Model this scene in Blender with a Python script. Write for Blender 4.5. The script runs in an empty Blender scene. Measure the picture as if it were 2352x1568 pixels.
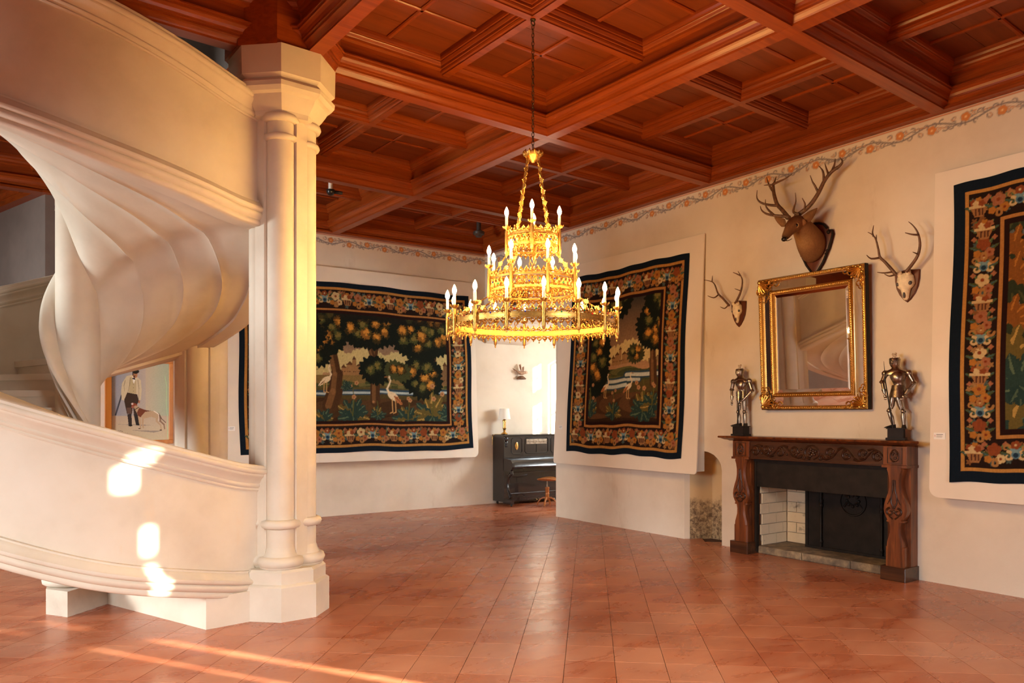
import bpy, bmesh, math, random
import numpy as np
from mathutils import Matrix, Vector
S = bpy.context.scene
COL = S.collection
random.seed(7)
PI = math.pi
def R(d): return math.radians(d)
# ------------------------------------------------------------------ camera
FWD = (0.6097, 0.7927); RGT = (0.7927, -0.6097); EYE = 1.62
cd = bpy.data.cameras.new('camera'); cam = bpy.data.objects.new('camera', cd); COL.objects.link(cam)
cam.location = (0, 0, EYE); cam.rotation_euler = (PI/2, 0, -math.atan2(FWD[0], FWD[1]))
cd.sensor_width = 36; cd.lens = 1749/2352*36; cd.shift_y = 168/2352; cd.clip_start = .05
S.camera = cam
S.view_settings.view_transform = 'Standard'; S.view_settings.look = 'None'
S.view_settings.gamma = 1; S.view_settings.use_curve_mapping = False
S.view_settings.exposure = 0.0
try:
    S.cycles.use_denoising = True
    S.cycles.max_bounces = 8; S.cycles.diffuse_bounces = 5; S.cycles.glossy_bounces = 4
    S.cycles.sample_clamp_indirect = 6; S.cycles.caustics_reflective = False; S.cycles.caustics_refractive = False
except Exception: pass
# ------------------------------------------------------------------ world, sun, window light
W = bpy.data.worlds.new('sky'); S.world = W; W.use_nodes = True
bg = W.node_tree.nodes['Background']; bg.inputs[0].default_value = (.62, .76, 1, 1); bg.inputs[1].default_value = 1.2
SUN_T = 0.24                       # tangent of the sun's elevation
sd = bpy.data.lights.new('sun', 'SUN'); sun = bpy.data.objects.new('sun', sd); COL.objects.link(sun)
sd.energy = 48; sd.angle = R(.5); sd.color = (1, .9, .74)
sv = Vector((-.47, .883, -SUN_T)).normalized()
sun.rotation_euler = sv.to_track_quat('-Z', 'Y').to_euler(); sun.location = (6, -5, 5)
def area(name, loc, aim, sx, sy, e, col, spread=180):
    l = bpy.data.lights.new(name, 'AREA'); o = bpy.data.objects.new(name, l); COL.objects.link(o)
    l.shape = 'RECTANGLE'; l.size = sx; l.size_y = sy; l.energy = e; l.color = col; l.spread = R(spread)
    o.location = loc; o.rotation_euler = Vector(aim).to_track_quat('-Z', 'Z').to_euler()
    return o
# area lamps just inside the windows stand in for sky light, aimed downwards
area('daylight_south_east', (3.4, -3.7, 2.2), (-.1, 1, -.70), 1.5, 1.7, 235, (.97, .99, 1), 92)
area('daylight_south_west', (-1.4, -3.7, 2.2), (.1, 1, -.55), 1.5, 1.7, 25, (1, .95, .9), 105)
area('daylight_west', (-4.7, 3.0, 2.2), (1, .1, -.62), 1.5, 1.7, 185, (.93, .98, 1), 98)
area('daylight_west_far', (-4.7, 9.0, 2.2), (1, 0, -.35), 1.5, 1.7, 330, (.90, .98, 1), 120)
area('daylight_alcove', (10.80, 8.8, 2.3), (-1, .35, -.15), .7, 1.7, 190, (.88, .97, 1))
area('area_stair_top', (1.0, 7.4, 7.3), (0, 0, -1), 1.2, 1.2, 12, (1, .9, .8))  # area lamp inside the closed stairwell shaft, which has no window
# ------------------------------------------------------------------ materials
MATS = {}
class NT:
    def __init__(s, name):
        m = bpy.data.materials.new(name); m.use_nodes = True; s.m = m; s.t = m.node_tree
        s.b = s.t.nodes['Principled BSDF']; s._tc = None; MATS[name] = m
    def n(s, typ, **k):
        n = s.t.nodes.new(typ)
        for a, v in k.items(): setattr(n, a, v)
        return n
    def l(s, a, b): s.t.links.new(a, b)
    def co(s, kind='Object', scale=(1,1,1), rot=(0,0,0)):
        tc = s.n('ShaderNodeTexCoord'); mp = s.n('ShaderNodeMapping'); s.l(tc.outputs[kind], mp.inputs[0])
        mp.inputs['Scale'].default_value = scale; mp.inputs['Rotation'].default_value = rot; return mp.outputs[0]
    def pos(s, scale=(1,1,1)):
        g = s.n('ShaderNodeNewGeometry'); mp = s.n('ShaderNodeMapping'); s.l(g.outputs['Position'], mp.inputs[0])
        mp.inputs['Scale'].default_value = scale; return mp.outputs[0]
    def noise(s, co, scale, detail=4, rough=.55, dist=0):
        n = s.n('ShaderNodeTexNoise'); s.l(co, n.inputs['Vector']); n.inputs['Scale'].default_value = scale
        n.inputs['Detail'].default_value = detail; n.inputs['Roughness'].default_value = rough; n.inputs['Distortion'].default_value = dist
        return n.outputs['Fac']
    def ramp(s, f, stops):
        r = s.n('ShaderNodeValToRGB'); s.l(f, r.inputs[0]); e = r.color_ramp.elements
        while len(e) < len(stops): e.new(.5)
        for i, (p, c) in enumerate(stops):
            e[i].position = p; e[i].color = (c[0], c[1], c[2], 1) if not isinstance(c, (int, float)) else (c, c, c, 1)
        return r.outputs[0]
    def mix(s, f, a, b, mode='MIX'):
        m = s.n('ShaderNodeMix', data_type='RGBA', blend_type=mode)
        for sock, v in ((m.inputs[0], f), (m.inputs[6], a), (m.inputs[7], b)):
            if hasattr(v, 'links'): s.l(v, sock)
            elif isinstance(v, (int, float)): sock.default_value = v
            else: sock.default_value = (v[0], v[1], v[2], 1)
        return m.outputs[2]
    def math(s, op, a, b=0, c=0):
        m = s.n('ShaderNodeMath', operation=op)
        for i, v in enumerate((a, b, c)):
            if hasattr(v, 'links'): s.l(v, m.inputs[i])
            else: m.inputs[i].default_value = v
        return m.outputs[0]
    def base(s, c):
        if hasattr(c, 'links'): s.l(c, s.b.inputs['Base Color'])
        else: s.b.inputs['Base Color'].default_value = (c[0], c[1], c[2], 1)
    def rough(s, v):
        if hasattr(v, 'links'): s.l(v, s.b.inputs['Roughness'])
        else: s.b.inputs['Roughness'].default_value = v
    def metal(s, v): s.b.inputs['Metallic'].default_value = v
    def spec(s, v): s.b.inputs['Specular IOR Level'].default_value = v
    def bump(s, f, st=.3, d=.01):
        b = s.n('ShaderNodeBump'); b.inputs['Strength'].default_value = st; b.inputs['Distance'].default_value = d
        s.l(f, b.inputs['Height']); s.l(b.outputs[0], s.b.inputs['Normal'])
def mottled(name, c1, c2, c3, scale=1.2, rough=.85, bump=.25, bscale=18, spec=.2, stain=None, attr=False):
    t = NT(name); p = t.pos()
    f = t.noise(p, scale, 6, .6); g = t.noise(p, scale*5, 5, .6)
    c = t.ramp(f, [(.3, c1), (.52, c2), (.72, c3)])
    c = t.mix(t.math('MULTIPLY', g, .35), c, c1)
    if stain:
        m = t.ramp(t.noise(t.pos((1, 1, .35)), scale*2.2, 6, .7), [(.60, 0), (.72, 1)])
        c = t.mix(t.math('MULTIPLY', m, .5), c, stain)
    if attr:
        a = t.n('ShaderNodeVertexColor', layer_name='paint')
        c = t.mix(a.outputs['Alpha'], c, a.outputs['Color'])
    t.base(c); t.rough(rough); t.spec(spec)
    t.bump(t.noise(p, bscale, 5, .65), bump, .006)
    return t.m
PL = ((.64, .54, .43), (.75, .65, .53), (.80, .71, .59))
mottled('plaster', *PL, scale=.9, stain=(.54, .42, .30))
mottled('plaster_painted', *PL, scale=.9, attr=True)
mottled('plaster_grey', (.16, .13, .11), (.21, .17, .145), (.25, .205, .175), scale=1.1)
mottled('stone', (.60, .51, .39), (.70, .61, .485), (.74, .655, .535), scale=1.5, rough=.62, bump=.10, bscale=9, spec=.3, stain=(.70, .54, .36))
mottled('stone_aged', (.45, .38, .3), (.58, .5, .4), (.68, .6, .5), scale=3, rough=.9)
def wood(name, dark, mid, light, rough=.38, axis=None, gs=1.0, coat=0, bump=.12, seams=False):
    t = NT(name)
    if axis is None:                       # grain follows whichever way the moulding runs
        g = t.n('ShaderNodeNewGeometry'); sp = t.n('ShaderNodeSeparateXYZ'); t.l(g.outputs['Normal'], sp.inputs[0])
        ax = t.math('GREATER_THAN', t.math('ABSOLUTE', sp.outputs[0]), t.math('ABSOLUTE', sp.outputs[1]))
        a = t.pos((1.2, 22, 26)); b = t.pos((22, 1.2, 26))
        mx = t.n('ShaderNodeMix', data_type='VECTOR'); t.l(ax, mx.inputs[0]); t.l(a, mx.inputs[4]); t.l(b, mx.inputs[5]); co = mx.outputs[1]
    else:
        sc = [14, 14, 14]; sc[axis] = .9; co = t.co('Object', tuple(v*gs for v in sc))
    f = t.noise(co, 1.0, 5, .6, .6)
    c = t.ramp(f, [(.28, dark), (.5, mid), (.74, light)])
    oi = t.n('ShaderNodeObjectInfo'); hv = t.math('MULTIPLY_ADD', oi.outputs['Random'], .35, .80)
    c = t.mix(1.0, c, t.ramp(hv, [(0, 0), (1, 1)]), 'MULTIPLY')
    kn = t.noise(t.pos((3, 3, 3)), 2.3, 2, .4); c = t.mix(t.math('MULTIPLY', t.ramp(kn, [(.64, 0), (.74, 1)]), .5), c, dark)
    t.base(c); t.rough(rough); t.spec(.4); t.bump(f, bump, .004)
    if coat: t.b.inputs['Coat Weight'].default_value = coat; t.b.inputs['Coat Roughness'].default_value = .15
    return t.m
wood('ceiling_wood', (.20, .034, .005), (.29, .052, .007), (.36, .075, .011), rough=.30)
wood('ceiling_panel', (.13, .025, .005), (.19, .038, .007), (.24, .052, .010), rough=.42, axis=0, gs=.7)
wood('walnut', (.045, .014, .005), (.15, .040, .011), (.27, .085, .022), rough=.35, axis=2, gs=1.5, coat=.3)
wood('carved_walnut', (.02, .008, .004), (.055, .019, .008), (.11, .036, .012), rough=.32, axis=0, gs=1.5, coat=.3)
wood('plaque_wood', (.05, .012, .004), (.12, .03, .01), (.17, .05, .018), rough=.35, axis=2)
wood('orange_wood', (.42, .12, .012), (.56, .18, .022), (.64, .24, .04), rough=.4, axis=2)
wood('stool_wood', (.22, .07, .02), (.36, .12, .03), (.44, .17, .05), rough=.3, axis=2, gs=2)
def plain(name, c, rough=.5, metal=0, var=0, scale=20, bump=0, spec=.5, coat=0):
    t = NT(name); p = t.co('Object')
    if var:
        f = t.noise(p, scale, 4); d = tuple(v*(1-var) for v in c); e = tuple(min(1, v*(1+var)) for v in c)
        t.base(t.ramp(f, [(.3, d), (.7, e)]))
    else: t.base(c)
    t.rough(rough); t.metal(metal); t.spec(spec)
    if bump: t.bump(t.noise(p, scale, 4), bump, .003)
    if coat: t.b.inputs['Coat Weight'].default_value = coat
    return t.m
plain('board', (.80, .70, .58), .8, var=.03, scale=3, spec=.2)
plain('board_side', (.62, .58, .52), .8)
plain('black_lacquer', (.012, .011, .012), .22, var=.2, scale=6, coat=.5)
plain('iron', (.014, .010, .008), .6, 0, var=.4, scale=9, bump=.5, spec=.25)
plain('soot', (.02, .017, .014), .9, var=.4, scale=6)
plain('steel', (.34, .28, .22), .3, 1, var=.35, scale=30, bump=.3)
plain('gilt', (.72, .42, .10), .33, 1, var=.25, scale=60, bump=.3)
plain('gold', (.56, .32, .08), .40, 1, var=.2, scale=60)
plain('brass', (.62, .38, .12), .25, 1)
plain('chain_iron', (.08, .055, .03), .5, .8)
plain('black_plastic', (.01, .01, .01), .3)
plain('dark_plastic', (.05, .035, .03), .4)
plain('bone', (.82, .68, .46), .6, var=.18, scale=25, bump=.3)
plain('antler', (.13, .06, .028), .55, var=.5, scale=22, bump=.5)
plain('antler_tip', (.62, .40, .20), .5)
plain('candle', (.86, .78, .62), .5)
plain('white_card', (.88, .85, .80), .6)
plain('red_print', (.55, .05, .04), .6)
plain('dark_print_and_hollow', (.08, .07, .07), .6)
plain('lamp_shade', (.84, .80, .72), .8)
plain('jewel_red', (.5, .02, .02), .1); plain('jewel_blue', (.03, .04, .4), .1); plain('jewel_green', (.01, .25, .1), .1)
plain('deep_red', (.25, .02, .01), .6); plain('black_wood', (.016, .010, .008), .6, var=.3, scale=12, spec=.2)
plain('feather', (.35, .2, .12), .8, var=.5, scale=60); plain('feather_pale', (.62, .48, .34), .9, var=.3, scale=50)
plain('ear_skin', (.60, .42, .28), .7)
plain('eye_black', (.01, .008, .006), .08)
plain('mirror', (.93, .92, .90), .015, 1); plain('amber_glass', (.42, .27, .15), .05, 1, var=.1)
plain('white_paint', (.8, .78, .74), .5)
plain('blind', (.85, .82, .75), .9)
t = NT('bulb'); t.base((1, .8, .5)); t.b.inputs['Emission Color'].default_value = (1, .57, .17, 1); t.b.inputs['Emission Strength'].default_value = 600
# tile, hashed per tile so that stray tiles past the individually built ones vary alike
t = NT('terracotta'); g = t.n('ShaderNodeNewGeometry'); mp = t.n('ShaderNodeMapping'); t.l(g.outputs['Position'], mp.inputs[0])
mp.inputs['Rotation'].default_value = (0, 0, -R(46.6)); mp.inputs['Scale'].default_value = (1/.325,)*3
fl = t.n('ShaderNodeVectorMath', operation='FLOOR'); ad = t.n('ShaderNodeVectorMath', operation='ADD'); ad.inputs[1].default_value = (.5, .5, .5)
t.l(mp.outputs[0], ad.inputs[0]); t.l(ad.outputs[0], fl.inputs[0])
sx = t.n('ShaderNodeVectorMath', operation='MULTIPLY'); sx.inputs[1].default_value = (1, 1, 0); t.l(fl.outputs[0], sx.inputs[0])
wn = t.n('ShaderNodeTexWhiteNoise'); t.l(sx.outputs[0], wn.inputs[0])
mac = t.noise(sx.outputs[0], .22, 2, .5)
p = t.pos((1, 1, 1)); q_ = t.n('ShaderNodeMapping'); t.l(p, q_.inputs[0]); q_.inputs['Rotation'].default_value = (0, 0, R(38)); q_.inputs['Scale'].default_value = (.8, 2.0, 1)
streak = t.noise(q_.outputs[0], 1.6, 6, .62, .8); big = t.noise(q_.outputs[0], .45, 3, .5, .4); fine = t.noise(q_.outputs[0], 9, 5, .7, .5)
h_ = t.math('ADD', t.math('MULTIPLY', mac, .55), t.math('ADD', t.math('MULTIPLY', big, .45), t.math('MULTIPLY_ADD', wn.outputs['Value'], .09, -.045)))
c = t.ramp(h_, [(.40, (.36, .088, .033)), (.49, (.43, .125, .050)), (.60, (.50, .195, .10))])
c = t.mix(t.math('MULTIPLY', t.ramp(streak, [(.44, 0), (.68, 1)]), .50), c, (.58, .27, .145))
c = t.mix(t.math('MULTIPLY', t.ramp(t.noise(p, 1.3, 5, .6), [(.44, 0), (.78, 1)]), .50), c, (.25, .075, .036))
c = t.mix(t.math('MULTIPLY', t.ramp(fine, [(.5, 0), (.8, 1)]), .15), c, (.66, .36, .21))
t.base(c); t.spec(.5)
t.rough(t.ramp(streak, [(.35, .24), (.7, .36)]))
t.bump(t.noise(p, 6, 5, .6), .08, .01)
t = NT('grout'); t.base((.07, .03, .018)); t.rough(.9)
# soot and damp stained plaster of the recess
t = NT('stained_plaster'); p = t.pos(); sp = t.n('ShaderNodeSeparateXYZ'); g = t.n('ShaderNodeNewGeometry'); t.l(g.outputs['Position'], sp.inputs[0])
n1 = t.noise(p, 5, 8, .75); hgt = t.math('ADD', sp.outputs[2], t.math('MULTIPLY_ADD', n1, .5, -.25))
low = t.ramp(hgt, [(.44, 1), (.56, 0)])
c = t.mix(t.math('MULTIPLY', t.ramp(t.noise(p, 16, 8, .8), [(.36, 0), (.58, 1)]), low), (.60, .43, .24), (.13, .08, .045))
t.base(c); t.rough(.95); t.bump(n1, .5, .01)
# white painted firebrick with soot low down
t = NT('firebrick'); p = t.pos(); n1 = t.noise(p, 6, 6, .7)
c = t.mix(t.math('MULTIPLY', n1, .5), (.74, .62, .45), (.50, .34, .18))
c = t.mix(t.ramp(t.noise(t.pos((1, 1, 1.6)), 2.6, 4, .7), [(.60, 0), (.74, 1)]), c, (.06, .045, .035))
t.base(c); t.rough(.9); t.bump(n1, .3, .006)
t = NT('hearth_stone'); p = t.pos(); n1 = t.noise(p, 5, 7, .7)
t.base(t.ramp(n1, [(.3, (.07, .06, .05)), (.5, (.20, .15, .10)), (.68, (.42, .32, .19))])); t.rough(.85); t.bump(n1, .5, .012)
# painted cloth / canvas: colours come from the "paint" attribute of the mesh itself
def painted(name, rough, weave, strength=.3):
    t = NT(name); a = t.n('ShaderNodeVertexColor', layer_name='paint'); c = a.outputs['Color']
    if weave:
        w = t.n('ShaderNodeTexWave'); w.inputs['Scale'].default_value = 60; w.bands_direction = 'X'; t.l(t.co('Object'), w.inputs[0])
        n = t.noise(t.co('Object', (60, 1, 3)), 3, 3)
        c = t.mix(.35, c, t.ramp(n, [(.3, .45), (.7, 1)]), 'MULTIPLY'); t.bump(n, strength, .003)
    t.base(c); t.rough(rough); t.spec(.15); return t.m
painted('woven', .95, True); painted('oil_paint', .45, False)
# deer coat: darker crown and neck, pale muzzle ring: also from attribute, with hair relief
t = NT('fur'); a = t.n('ShaderNodeVertexColor', layer_name='paint'); n = t.noise(t.co('Object', (1, 1, .3)), 70, 4)
t.base(t.mix(.5, a.outputs['Color'], t.ramp(n, [(.3, .55), (.7, 1)]), 'MULTIPLY')); t.rough(.85); t.spec(.15); t.bump(n, .5, .004)
# ------------------------------------------------------------------ mesh builder
class MB:
    def __init__(s): s.v = []; s.f = []; s.M = Matrix.Identity(4)
    def at(s, M): s.M = M; return s
    def add(s, vs, fs):
        b = len(s.v); M = s.M
        s.v += [tuple(M @ Vector(v)) for v in vs]; s.f += [tuple(b+i for i in f) for f in fs]; return s
    def box(s, x0, x1, y0, y1, z0, z1):
        return s.add([(x0,y0,z0),(x1,y0,z0),(x1,y1,z0),(x0,y1,z0),(x0,y0,z1),(x1,y0,z1),(x1,y1,z1),(x0,y1,z1)],
                     [(0,3,2,1),(4,5,6,7),(0,1,5,4),(1,2,6,5),(2,3,7,6),(3,0,4,7)])
    def bbox(s, x0, x1, y0, y1, z0, z1, b=.006):   # box with bevelled vertical-face edges (y0 side)
        return s.rings([[(x0+b,y0,z0+b),(x1-b,y0,z0+b),(x1-b,y0,z1-b),(x0+b,y0,z1-b)], [(x0,y0+b,z0),(x1,y0+b,z0),(x1,y0+b,z1),(x0,y0+b,z1)], [(x0,y1,z0),(x1,y1,z0),(x1,y1,z1),(x0,y1,z1)]], caps=True)
    def rings(s, rs, caps=True, closed=True):
        n = len(rs[0]); vs = [p for r in rs for p in r]; fs = []
        for i in range(len(rs)-1):
            for j in range(n if closed else n-1):
                k = (j+1) % n; fs.append((i*n+j, i*n+k, (i+1)*n+k, (i+1)*n+j))
        if caps: fs.append(tuple(range(n-1, -1, -1))); fs.append(tuple((len(rs)-1)*n+j for j in range(n)))
        return s.add(vs, fs)
    def lathe(s, prof, n=16, x=0, y=0, caps=True, a0=0):
        return s.rings([[(x+r*math.cos(a0+2*PI*j/n), y+r*math.sin(a0+2*PI*j/n), z) for j in range(n)] for r, z in prof], caps)
    def cyl(s, x, y, z0, z1, r, n=12): return s.lathe([(r, z0), (r, z1)], n, x, y)
    def tube(s, pts, rad, n=8, caps=True, flat=1.0):
        P = [Vector(p) for p in pts]; rs = []
        if isinstance(rad, (int, float)): rad = [rad]*len(P)
        up = Vector((0, 0, 1)); prev = None
        for i, p in enumerate(P):
            d = (P[min(i+1, len(P)-1)] - P[max(i-1, 0)]);
            if d.length < 1e-9: d = Vector((0,0,1))
            d.normalize()
            if prev is None:
                a = d.orthogonal().normalized() if abs(d.dot(up)) > .95 else d.cross(up).normalized()
            else:
                a = prev - d*prev.dot(d)
                a = a.normalized() if a.length > 1e-6 else d.orthogonal().normalized()
            prev = a; b = d.cross(a)
            rs.append([tuple(p + (a*math.cos(2*PI*j/n) + b*math.sin(2*PI*j/n)*flat)*rad[i]) for j in range(n)])
        return s.rings(rs, caps)
    def torus(s, c, R_, r, n=16, m=6, axis='z', a0=0, a1=2*PI):
        pts = []; full = abs(a1-a0-2*PI) < 1e-6; N = n if full else n+1; vs = []; fs = []
        for i in range(N):
            t_ = a0+(a1-a0)*i/n
            for j in range(m):
                u = 2*PI*j/m; rr = R_+r*math.cos(u); h = r*math.sin(u); x, y = rr*math.cos(t_), rr*math.sin(t_)
                p = (x, y, h) if axis == 'z' else ((x, h, y) if axis == 'y' else (h, x, y)); vs.append((c[0]+p[0], c[1]+p[1], c[2]+p[2]))
        for i in range(N if full else N-1):
            for j in range(m): a = i*m; b = ((i+1) % N)*m; k = (j+1) % m; fs.append((a+j, b+j, b+k, a+k))
        return s.add(vs, fs)
    def ball(s, c, r, n=10, m=7, sc=(1,1,1)):
        return s.rings([[(c[0]+r*sc[0]*math.sin(PI*i/m)*math.cos(2*PI*j/n), c[1]+r*sc[1]*math.sin(PI*i/m)*math.sin(2*PI*j/n), c[2]-r*sc[2]*math.cos(PI*i/m)) for j in range(n)] for i in [.15]+list(range(1, m))+[m-.15]])
    def prism(s, poly, z0, z1, plane='xy'):       # poly CCW
        def q(p, h): return (p[0], p[1], h) if plane == 'xy' else (p[0], h, p[1])
        n = len(poly); return s.add([q(p, z0) for p in poly] + [q(p, z1) for p in poly],
            [tuple(range(n-1, -1, -1)), tuple(range(n, 2*n))] + [(i, (i+1) % n, n+(i+1) % n, n+i) for i in range(n)])
    def build(s, name, mat, parent=None, smooth=40, loc=None, rot=None):
        me = bpy.data.meshes.new(name); me.from_pydata(s.v, [], s.f)
        bm = bmesh.new(); bm.from_mesh(me); bmesh.ops.recalc_face_normals(bm, faces=bm.faces); bm.to_mesh(me); bm.free()
        if mat:
            for m_ in (mat if isinstance(mat, (list, tuple)) else [mat]): me.materials.append(MATS[m_])
        if smooth:
            me.polygons.foreach_set('use_smooth', [True]*len(me.polygons)); me.set_sharp_from_angle(angle=R(smooth))
        o = bpy.data.objects.new(name, me); COL.objects.link(o)
        if parent: o.parent = parent
        if loc: o.location = loc
        if rot is not None: o.rotation_euler = (0, 0, rot) if isinstance(rot, (int, float)) else rot
        return o
def tag(o, label, cat, group=None, kind=None):
    if label: o['label'] = label
    if cat: o['category'] = cat
    if group: o['group'] = group
    if kind: o['kind'] = kind
    return o
def thing(name, label, cat, loc=(0,0,0), rot=0, group=None, kind=None, scale=None):
    o = bpy.data.objects.new(name, None); COL.objects.link(o); o.empty_display_size = .1
    o.location = loc; o.rotation_euler = (0, 0, rot) if isinstance(rot, (int, float)) else rot
    if scale: o.scale = scale
    return tag(o, label, cat, group, kind)
def struct(o): o['kind'] = 'structure'; return o
def dup_children(src, dst):
    for ch in list(src.children):
        c = ch.copy(); COL.objects.link(c); c.parent = dst; dup_children(ch, c)
def dup(src, loc, rot=0, label=None):
    c = src.copy(); COL.objects.link(c); c.location = loc; c.rotation_euler = (0, 0, rot) if isinstance(rot, (int, float)) else rot
    if label: c['label'] = label
    dup_children(src, c); return c
def cut(o, cutters):                               # boolean difference, baked, cutters removed
    for c in cutters:
        m = o.modifiers.new('b', 'BOOLEAN'); m.object = c; m.operation = 'DIFFERENCE'; m.solver = 'EXACT'
    bpy.context.view_layer.update(); dg = bpy.context.evaluated_depsgraph_get()
    me = bpy.data.meshes.new_from_object(o.evaluated_get(dg)); o.modifiers.clear(); old = o.data; o.data = me
    for c in cutters: bpy.data.objects.remove(c)
    return o
# wall frames: local x = to the right as seen from the room, local y = into the wall, z up
WR_O = Vector((7.70, 3.0, 0)); WR_A = -PI/2 - math.atan(.04)
WB_O = Vector((8.04, 11.24, 0)); WB_A = math.atan(-.055)
def ray(px, py):
    a = (px-1176)/1749; return Vector((FWD[0]+RGT[0]*a, FWD[1]+RGT[1]*a, -(py-952)/1749))
def on_wall(px, py, wall='R', off=0.0):            # a measured spot of the photograph, taken onto the wall's own plane -> local x, z
    O, A = (WR_O, WR_A) if wall == 'R' else (WB_O, WB_A)
    ex = Vector((math.cos(A), math.sin(A), 0)); ey = Vector((-math.sin(A), math.cos(A), 0))
    r = ray(px, py); t_ = (O - ey*off).dot(ey)/r.dot(ey); p_ = r*t_ + Vector((0, 0, EYE)); return ((p_-O).dot(ex), p_.z)
def wall_pt(x, y, z, wall='R'):
    O, A = (WR_O, WR_A) if wall == 'R' else (WB_O, WB_A)
    return (O.x + x*math.cos(A) - y*math.sin(A), O.y + x*math.sin(A) + y*math.cos(A), z)
def on_floor(px, py):
    r = ray(px, py); t_ = -EYE/r.z; return (r.x*t_, r.y*t_)
# ------------------------------------------------------------------ floor
TS = .325; TA = R(46.6)
fl = struct(MB().box(-5, 11.2, -4, 16, -.12, -.006).build('floor', 'grout', smooth=0))
ca, sa = math.cos(TA), math.sin(TA)
def in_room(x, y):
    if x < -4.9 or y < -3.9: return False
    if x < 7.66 and y < 11.5: return True
    if 7.66 <= x < 10.9 and 8.1 < y < 11.3: return True
    if x < 8.1 and y < 11.3: return True
    return x < 1.5 and y < 15.5
ts = []
for i in range(-60, 70):
    for j in range(-60, 70):
        x = (i*ca - j*sa)*TS; y = (i*sa + j*ca)*TS
        if not in_room(x, y): continue
        d = x*FWD[0] + y*FWD[1]; l_ = x*RGT[0] + y*RGT[1]
        vis = d > 2.6 and abs(l_/max(d, .1)) < .70
        ts.append((0 if vis else 1, d, i, j, x, y))
ts.sort()
tm = MB(); h = TS/2 - .0017; b = .0004
tm.rings([[(-h,-h,-.010),(h,-h,-.010),(h,h,-.010),(-h,h,-.010)], [(-h,-h,-b/2),(h,-h,-b/2),(h,h,-b/2),(-h,h,-b/2)], [(-h+b,-h+b,0),(h-b,-h+b,0),(h-b,h-b,0),(-h+b,h-b,0)]])
t0 = tm.build('tile', 'terracotta', fl, smooth=0); rr = random.Random(3)
rest = MB()
for k, (v_, d, i, j, x, y) in enumerate(ts):
    if k < 300:
        o = t0 if k == 0 else t0.copy()
        if k: COL.objects.link(o)
        o.location = (x, y, rr.uniform(-.0005, 0)); o.rotation_euler = (rr.uniform(-.0006, .0006), rr.uniform(-.0006, .0006), TA + rr.uniform(-.003, .003))
    else:
        rest.at(Matrix.Translation((x, y, rr.uniform(-.0005, 0))) @ Matrix.Rotation(TA, 4, 'Z')); 
        rest.add([(-h,-h,-.01),(h,-h,-.01),(h,h,-.01),(-h,h,-.01),(-h,-h,0),(h,-h,0),(h,h,0),(-h,h,0)], [(4,5,6,7),(0,1,5,4),(1,2,6,5),(2,3,7,6),(3,0,4,7)])
ro = rest.build('tile', 'terracotta', fl, smooth=0); ro['kind'] = 'stuff'
# ------------------------------------------------------------------ walls
HZ = 5.1
def wl(n): return MB().build(n, 'plaster')
wr = MB().box(-8.32, 8.2, 0, .9, 0, HZ).build('wall_right', 'plaster', smooth=0, loc=WR_O, rot=WR_A)
def cutter(mb, mat='plaster', loc=WR_O, rot=WR_A): 
    return mb.build('cut', mat, smooth=0, loc=loc, rot=rot)
# recess with a low arched head left of the fireplace
xa, _ = on_wall(1572, 1235); xb, _ = on_wall(1658, 1253)
xc = (xa+xb)/2; hw = (xb-xa)/2
def archpoly(x0, x1, zs, zt, n=10):
    return [(x0, -.01), (x1, -.01)] + [((x0+x1)/2 + (x1-x0)/2*math.cos(PI*k/n), zs + (zt-zs)*math.sin(PI*k/n)) for k in range(n+1)]
ni = MB(); fr = archpoly(xa, xb, .93, 1.16); bk = archpoly(xa+.16, xb+.05, .90, 1.12)
ni.rings([[(p[0], -.2, p[1]) for p in archpoly(xa-.15, xb, .93, 1.16)], [(p[0], 0, p[1]) for p in fr], [(p[0], .36, p[1]) for p in bk]])
FX0, FX1 = -2.33, -.73      # firebox opening
fb = MB(); fb.rings([[(FX0-.02,-.2,-.01),(FX1+.02,-.2,-.01),(FX1+.02,-.2,1.04),(FX0-.02,-.2,1.04)], [(FX0,0,-.01),(FX1,0,-.01),(FX1,0,1.04),(FX0,0,1.04)], [(FX0,.5,-.01),(FX1,.5,-.01),(FX1,.5,1.04),(FX0,.5,1.04)]])
al = MB(); ax0, _ = on_wall(1277, 1186); al.prism([(-8.5, -.01), (ax0, -.01), (ax0, 3.04), (ax0-.12, 3.10), (ax0-.42, 3.19), (ax0-.9, 3.24), (ax0-1.25, 3.22), (ax0-1.5, 3.13), (ax0-1.9, 2.95), (-8.5, 2.85)], -.3, 1.2, 'xz')
wr = struct(cut(wr, [cutter(ni), cutter(fb), cutter(al)]))
wb = struct(MB().box(-6.82, 3.2, 0, .35, 0, HZ).build('wall_back', 'plaster', smooth=0, loc=WB_O, rot=WB_A))
# alcove behind the right wall: side wall, window wall, soffit
aw = struct(MB().box(8.0, 11.2, 7.0, 7.25, 0, 3.9).build('wall_alcove', 'plaster', smooth=0))
ac = struct(MB().box(8.0, 11.2, 7.0, 11.5, 3.6, 3.75).build('ceiling_alcove', 'plaster', smooth=0))
we = MB().box(10.85, 10.88, 7.0, 11.5, 0, 3.9).build('wall_east', 'plaster', smooth=0)
struct(cut(we, [MB().box(10, 12, 7.83, 8.24, 2.93, 3.40).build('cut', None), MB().box(10, 12, 7.83, 8.26, 2.10, 2.66).build('cut', None), MB().box(10, 12, 8.5, 9.2, 1.4, 3.3).build('cut', None)]))
w1 = struct(MB().box(10.9,10.94,8.5,9.2,1.4,1.44).box(10.9,10.94,8.5,9.2,3.26,3.3).box(10.9,10.94,8.5,8.54,1.4,3.3).box(10.9,10.94,9.16,9.2,1.4,3.3).box(10.9,10.94,8.84,8.87,1.4,3.3).box(10.9,10.94,8.5,9.2,2.3,2.33).build('window_1', 'white_paint', smooth=0))
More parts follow.
